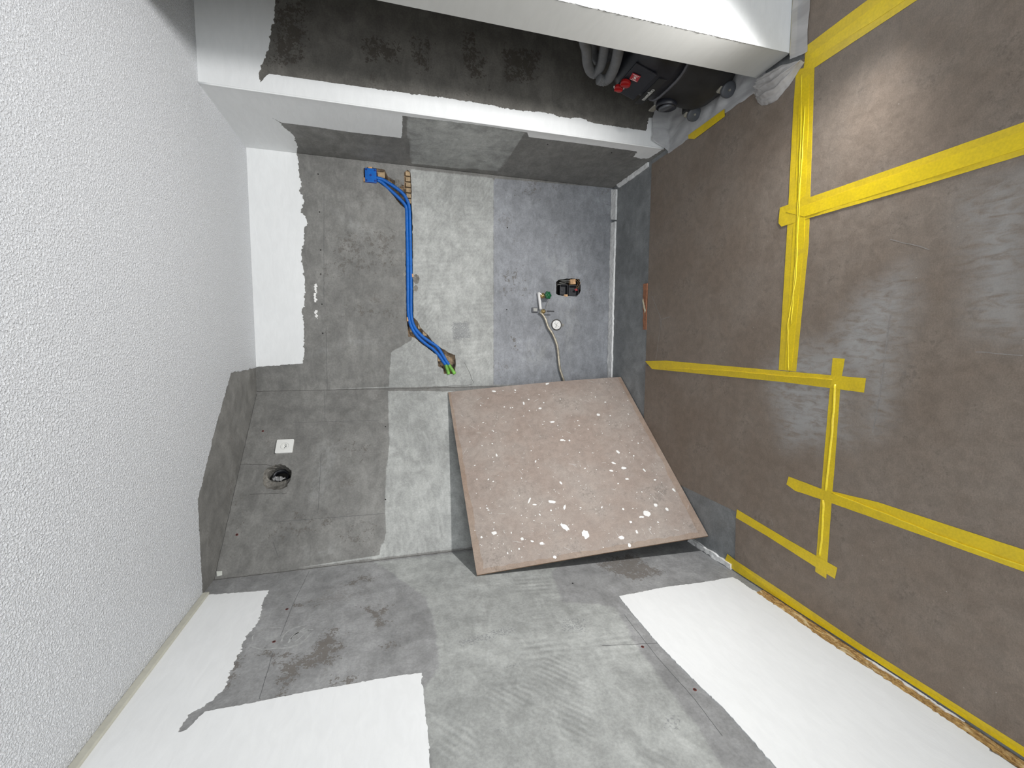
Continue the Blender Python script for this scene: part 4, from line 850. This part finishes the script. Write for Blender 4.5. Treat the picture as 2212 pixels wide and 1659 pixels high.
top_ = catmull([(1.138, 1.600, .034), (1.128, 1.53, .040), (1.112, 1.46, .046), (1.092, 1.392, .030)], .004)
hem_ = catmull([(1.088, 1.632, .004), (1.052, 1.610, .004), (1.024, 1.570, .005), (1.018, 1.520, .004), (1.040, 1.470, .005), (1.070, 1.430, .004), (1.094, 1.398, .006)], .004)
def along(L, q):
    x = q*(len(L)-1); i = min(int(x), len(L)-2); return L[i].lerp(L[i+1], x-i)
vs_, fs_ = [], []; NU, NV = 110, 22
for i in range(NU+1):
    u_ = i/NU
    for j in range(NV+1):
        v_ = j/NV; p = along(top_, u_).lerp(along(hem_, u_), v_)
        g_ = v_+.10*mnoise.noise((u_*3, v_*2.5, 1))+.05*mnoise.noise((u_*9, v_*4, 2)); fan = min(1, 1.3*(1-u_)+.08)
        pl = fan*(.008*math.sin(g_*19)*math.sin(math.pi*min(1, v_*1.05))+.004*math.sin(g_*43+1+2*u_)+.005*mnoise.noise((u_*3, v_*7, 3)))
        edge = .005*mnoise.noise((u_*12, 1, 8))*v_
        vs_.append((p.x-edge+.003*mnoise.noise((u_*7, v_*5, 5)), p.y+.006*mnoise.noise((u_*9, v_*8, 6))*(1 if u_ < .1 else .4), max(.0062, p.z+.016*math.sin(math.pi*v_)+pl)))
for i in range(NU):
    for j in range(NV): k = i*(NV+1)+j; fs_.append((k, k+1, k+NV+2, k+NV+1))
o = mesh('crumpled_film', vs_, fs_, M['film2'], None, True); md = o.modifiers.new('thickness', 'SOLIDIFY'); md.thickness = .0005
tag(o, 'crumpled translucent film bunched at the foot of the white partition end', 'plastic film')
t = thing('skirting_film', 'strip of clear film taped along the foot of the white partition face', 'plastic film', (1.7, YN1-.02, .005))
vs_, fs_ = [], []; K = 120
for i in range(K+1):
    x = 1.125+i/K*1.7
    for j in range(7):
        q = j/6; y = YN1-.006-.050*q-.006*mnoise.noise((x*12, q*2, 3)); z = .026*(1-q)**1.6+.0068+.004*abs(mnoise.noise((x*22, q*3, 1)))
        vs_.append((x, y, z))
for i in range(K):
    for j in range(6): k = i*7+j; fs_.append((k, k+1, k+8, k+7))
mesh('film_sheet', vs_, fs_, M['film2'], t, True)
vs_, fs_ = [], []
for i in range(81):
    x = 1.139+i/80*1.68; vs_ += [(x, YN1-.0045-.001*mnoise.noise((x*20, 1, 1)), .034+.001*mnoise.noise((x*30, 0, 0))), (x, YN1-.010-.003*mnoise.noise((x*15, 3, 1)), .012)]
for i in range(80): fs_.append((2*i, 2*i+1, 2*i+3, 2*i+2))
mesh('masking_tape', vs_, fs_, M['masking'], t)

# vacuum cleaner
VC = thing('vacuum_cleaner', 'black wet and dry workshop vacuum with red dials and coiled grey hose', 'vacuum', (1.42, 1.86, .0))
def loft(secs, seg=40):
    vs_, fs_ = [], []
    for z, x0, x1, b, e_, tw in secs:
        cx, a = (x0+x1)/2, (x1-x0)/2
        for i in range(seg):
            an = 2*math.pi*i/seg; c_, s_ = math.cos(an), math.sin(an)
            vs_.append((cx+a*math.copysign(abs(c_)**(2/e_), c_), 1.86+b*math.copysign(abs(s_)**(2/e_), s_), z+tw*(-c_)))
    for j in range(len(secs)-1):
        for i in range(seg): fs_.append((j*seg+i, j*seg+(i+1) % seg, (j+1)*seg+(i+1) % seg, (j+1)*seg+i))
    fs_.append(tuple(range(seg))[::-1]); fs_.append(tuple((len(secs)-1)*seg+i for i in range(seg)))
    return vs_, fs_
tank = mesh('tank', *loft([(.024, 1.225, 1.58, .145, 3.2, 0), (.034, 1.195, 1.61, .168, 3.2, 0), (.07, 1.184, 1.625, .178, 3.4, 0), (.10, 1.182, 1.625, .182, 3.4, 0), (.20, 1.190, 1.635, .186, 3.4, 0), (.272, 1.202, 1.64, .186, 3.4, 0), (.285, 1.202, 1.64, .186, 3.4, 0)]), M['black_dusty'], VC, True)
mesh('tank_rim', *loft([(.284, 1.200, 1.642, .188, 3.4, 0), (.286, 1.196, 1.646, .192, 3.4, 0), (.294, 1.196, 1.646, .192, 3.4, 0), (.296, 1.200, 1.642, .188, 3.4, 0)]), M['grey_plastic'], VC, True)
head = mesh('motor_head', *loft([(.296, 1.202, 1.64, .186, 3.4, 0), (.33, 1.200, 1.64, .186, 3.2, 0), (.385, 1.204, 1.63, .170, 3.0, 0), (.395, 1.208, 1.625, .168, 3.6, 0), (.44, 1.216, 1.61, .160, 4.0, 0), (.49, 1.230, 1.59, .146, 4.0, 0), (.525, 1.258, 1.57, .125, 3.4, 0), (.542, 1.30, 1.54, .095, 2.6, 0)]), M['black'], VC, True)
mesh('logo_band', *rbox(1.202, 1.90, .357, .006, .20, .042, .002), M['black_dusty'], head)
def text(s, size, mat, parent, origin, right, upv, name):
    cu = bpy.data.curves.new(name, 'FONT'); cu.body = s; cu.size = size; cu.extrude = .0006; cu.align_x = 'CENTER'; cu.offset = size*.018
    tmp = bpy.data.objects.new(name+'_curve', cu); COL.objects.link(tmp)
    dg = bpy.context.evaluated_depsgraph_get(); me = bpy.data.meshes.new_from_object(tmp.evaluated_get(dg))
    bpy.data.objects.remove(tmp); bpy.data.curves.remove(cu)
    r, u_ = Vector(right).normalized(), Vector(upv).normalized(); Mx = Matrix((r, u_, r.cross(u_))).transposed()
    base = Vector(VC.location)
    for v in me.vertices: v.co = Mx@v.co+Vector(origin)-base
    me.materials.clear(); me.materials.append(mat); o = bpy.data.objects.new(name, me); return link(o, parent)
text('metabo', .030, M['grey_print'], head, (1.1975, 1.918, .349), (0, -1, 0), (0, 0, 1), 'lettering')
nP = Vector((-1, 0, .32)).normalized()
def pan(y, z): return Vector((1.210+(z-.43)*.24, y, z))
vs_, fs_ = rbox(0, 0, 0, .112, .20, .008, .004, basis(nP, (0, 0, 1))); pcn = pan(1.878, .452)+Vector((.0035, 0, 0))
mesh('control_panel', [Vector(v)+pcn for v in vs_], fs_, M['black'], head)
for y, z, r, ring in ((1.942, .497, .021, True), (1.896, .487, .024, False)):
    c = pan(y, z)+nP*.003
    d_ = mesh('dial', *lathe(c, nP, [(r, 0), (r*.96, .010), (r*.7, .012)], 20), M['red'], head)
    mesh('dial_grip', *[q for q in (lambda vf: ([Vector(v)+c+nP*.014 for v in vf[0]], vf[1]))(rbox(0, 0, 0, r*1.7, r*.5, .007, .002, basis(nP, (0, .6, .8))))], M['red'], d_)
    if ring:
        B_ = basis(nP); vs_, fs_ = [], []
        for a0, a1 in ((.2, 1.9), (3.3, 5.0)):
            k0 = len(vs_)
            for i in range(9):
                a = a0+(a1-a0)*i/8
                for rr in (r*1.03, r*1.22): vs_.append(c+B_@Vector((rr*math.cos(a), rr*math.sin(a), .001)))
            fs_ += [(k0+2*i, k0+2*i+1, k0+2*i+3, k0+2*i+2) for i in range(8)]
        mesh('dial_scale', vs_, fs_, M['white_print'], d_)
c = pan(1.846, .470)+nP*.004; B_ = basis(nP, (0, .15, 1))
lb = mesh('red_label', [c+B_@Vector(q) for q in ((-.020, -.020, 0), (.020, -.020, 0), (.020, .020, 0), (-.020, .020, 0), (-.020, -.020, -.002), (.020, -.020, -.002), (.020, .020, -.002), (-.020, .020, -.002))], box_faces(0), M['red_label'], head)
for a0, a1, rr in ((.6, 2.5, .010), (3.75, 5.65, .010)):
    vs_, fs_ = [], []
    for i in range(9):
        a = a0+(a1-a0)*i/8
        for q in (rr, rr+.0022): vs_.append(c+B_@Vector((q*math.cos(a), q*math.sin(a), .0006)))
    mesh('label_mark', vs_, [(2*i, 2*i+1, 2*i+3, 2*i+2) for i in range(8)], M['white_print'], lb)
mesh('label_mark', [c+B_@Vector(q) for q in ((-.005, -.005, .0006), (.005, -.005, .0006), (.005, .005, .0006), (-.005, .005, .0006))], [(0, 1, 2, 3)], M['white_print'], lb)
mesh('label_mark', [c+B_@Vector(q) for q in ((-.015, -.017, .0006), (.015, -.017, .0006), (.015, -.0145, .0006), (-.015, -.0145, .0006))], [(0, 1, 2, 3)], M['white_print'], lb)
mesh('label_mark', [c+B_@Vector(q) for q in ((-.015, .0145, .0006), (.015, .0145, .0006), (.015, .017, .0006), (-.015, .017, .0006))], [(0, 1, 2, 3)], M['white_print'], lb)
cp_ = mesh('inlet_cap', *lathe((1.194, 1.962, .226), (-1, .12, .05), [(.050, -.012), (.050, .012), (.046, .015), (.043, .010)], 28), M['black'], tank, True)
mesh('cap_face', *lathe((1.186, 1.963, .222), (-1, .12, -.25), [(.041, -.004), (.040, .006), (.034, .009)], 28), M['caster'], tank, True)
v, f = rbox(1.194, 2.005, .268, .008, .052, .030, .003); mesh('latch', v, f, M['zinc'], tank)
for i, (x, y) in enumerate(((1.186, 1.772), (1.196, 2.010), (1.62, 1.70), (1.62, 2.02))):
    w_ = mesh('caster_wheel', *lathe((x, y-.010, .040), (-.55, -.84, 0), [(.030, -.010), (.034, -.008), (.034, .008), (.030, .010), (.012, .011)], 24), M['caster'], VC, True)
    mesh('axle', *lathe((x-.006, y-.018, .040), (-.55, -.84, 0), [(.006, 0), (.005, .006)], 10), M['zinc'], w_)
    mesh('fork', *rbox(x+.014, y+.010, .070, .040, .034, .026, .006, Matrix.Rotation(.6, 3, 'Z')), M['zinc'], w_)
v, f = rbox(1.25, 2.01, .070, .10, .05, .035, .01); mesh('caster_arm', v, f, M['black_dusty'], VC)
v, f = rbox(1.24, 1.775, .070, .09, .05, .035, .01); mesh('caster_arm', v, f, M['black_dusty'], VC)
HS = mesh('hose', *tube([(1.30, 1.66, .80)]+D['hose1']+[(1.30, 1.70, .70)], .0215, 14, .0018, .06, .0072), M['hose'], VC, True)
mesh('hose_coil', *tube([(1.38, 1.72, .75), (1.37, 1.80, .705)]+D['hose2'][1:4]+[(1.36, 1.97, .56), (1.37, 1.90, .545), (1.38, 1.80, .56)], .0215, 14, .0018, .06, .0072), M['hose'], HS, True)
mesh('hose_coil', *tube(D['hose3']+[(1.27, 1.66, .65)], .0225, 14, .0018, .06, .0072), M['hose'], HS, True)

for o in COL.objects:
    if '_n' in o: del o['_n']
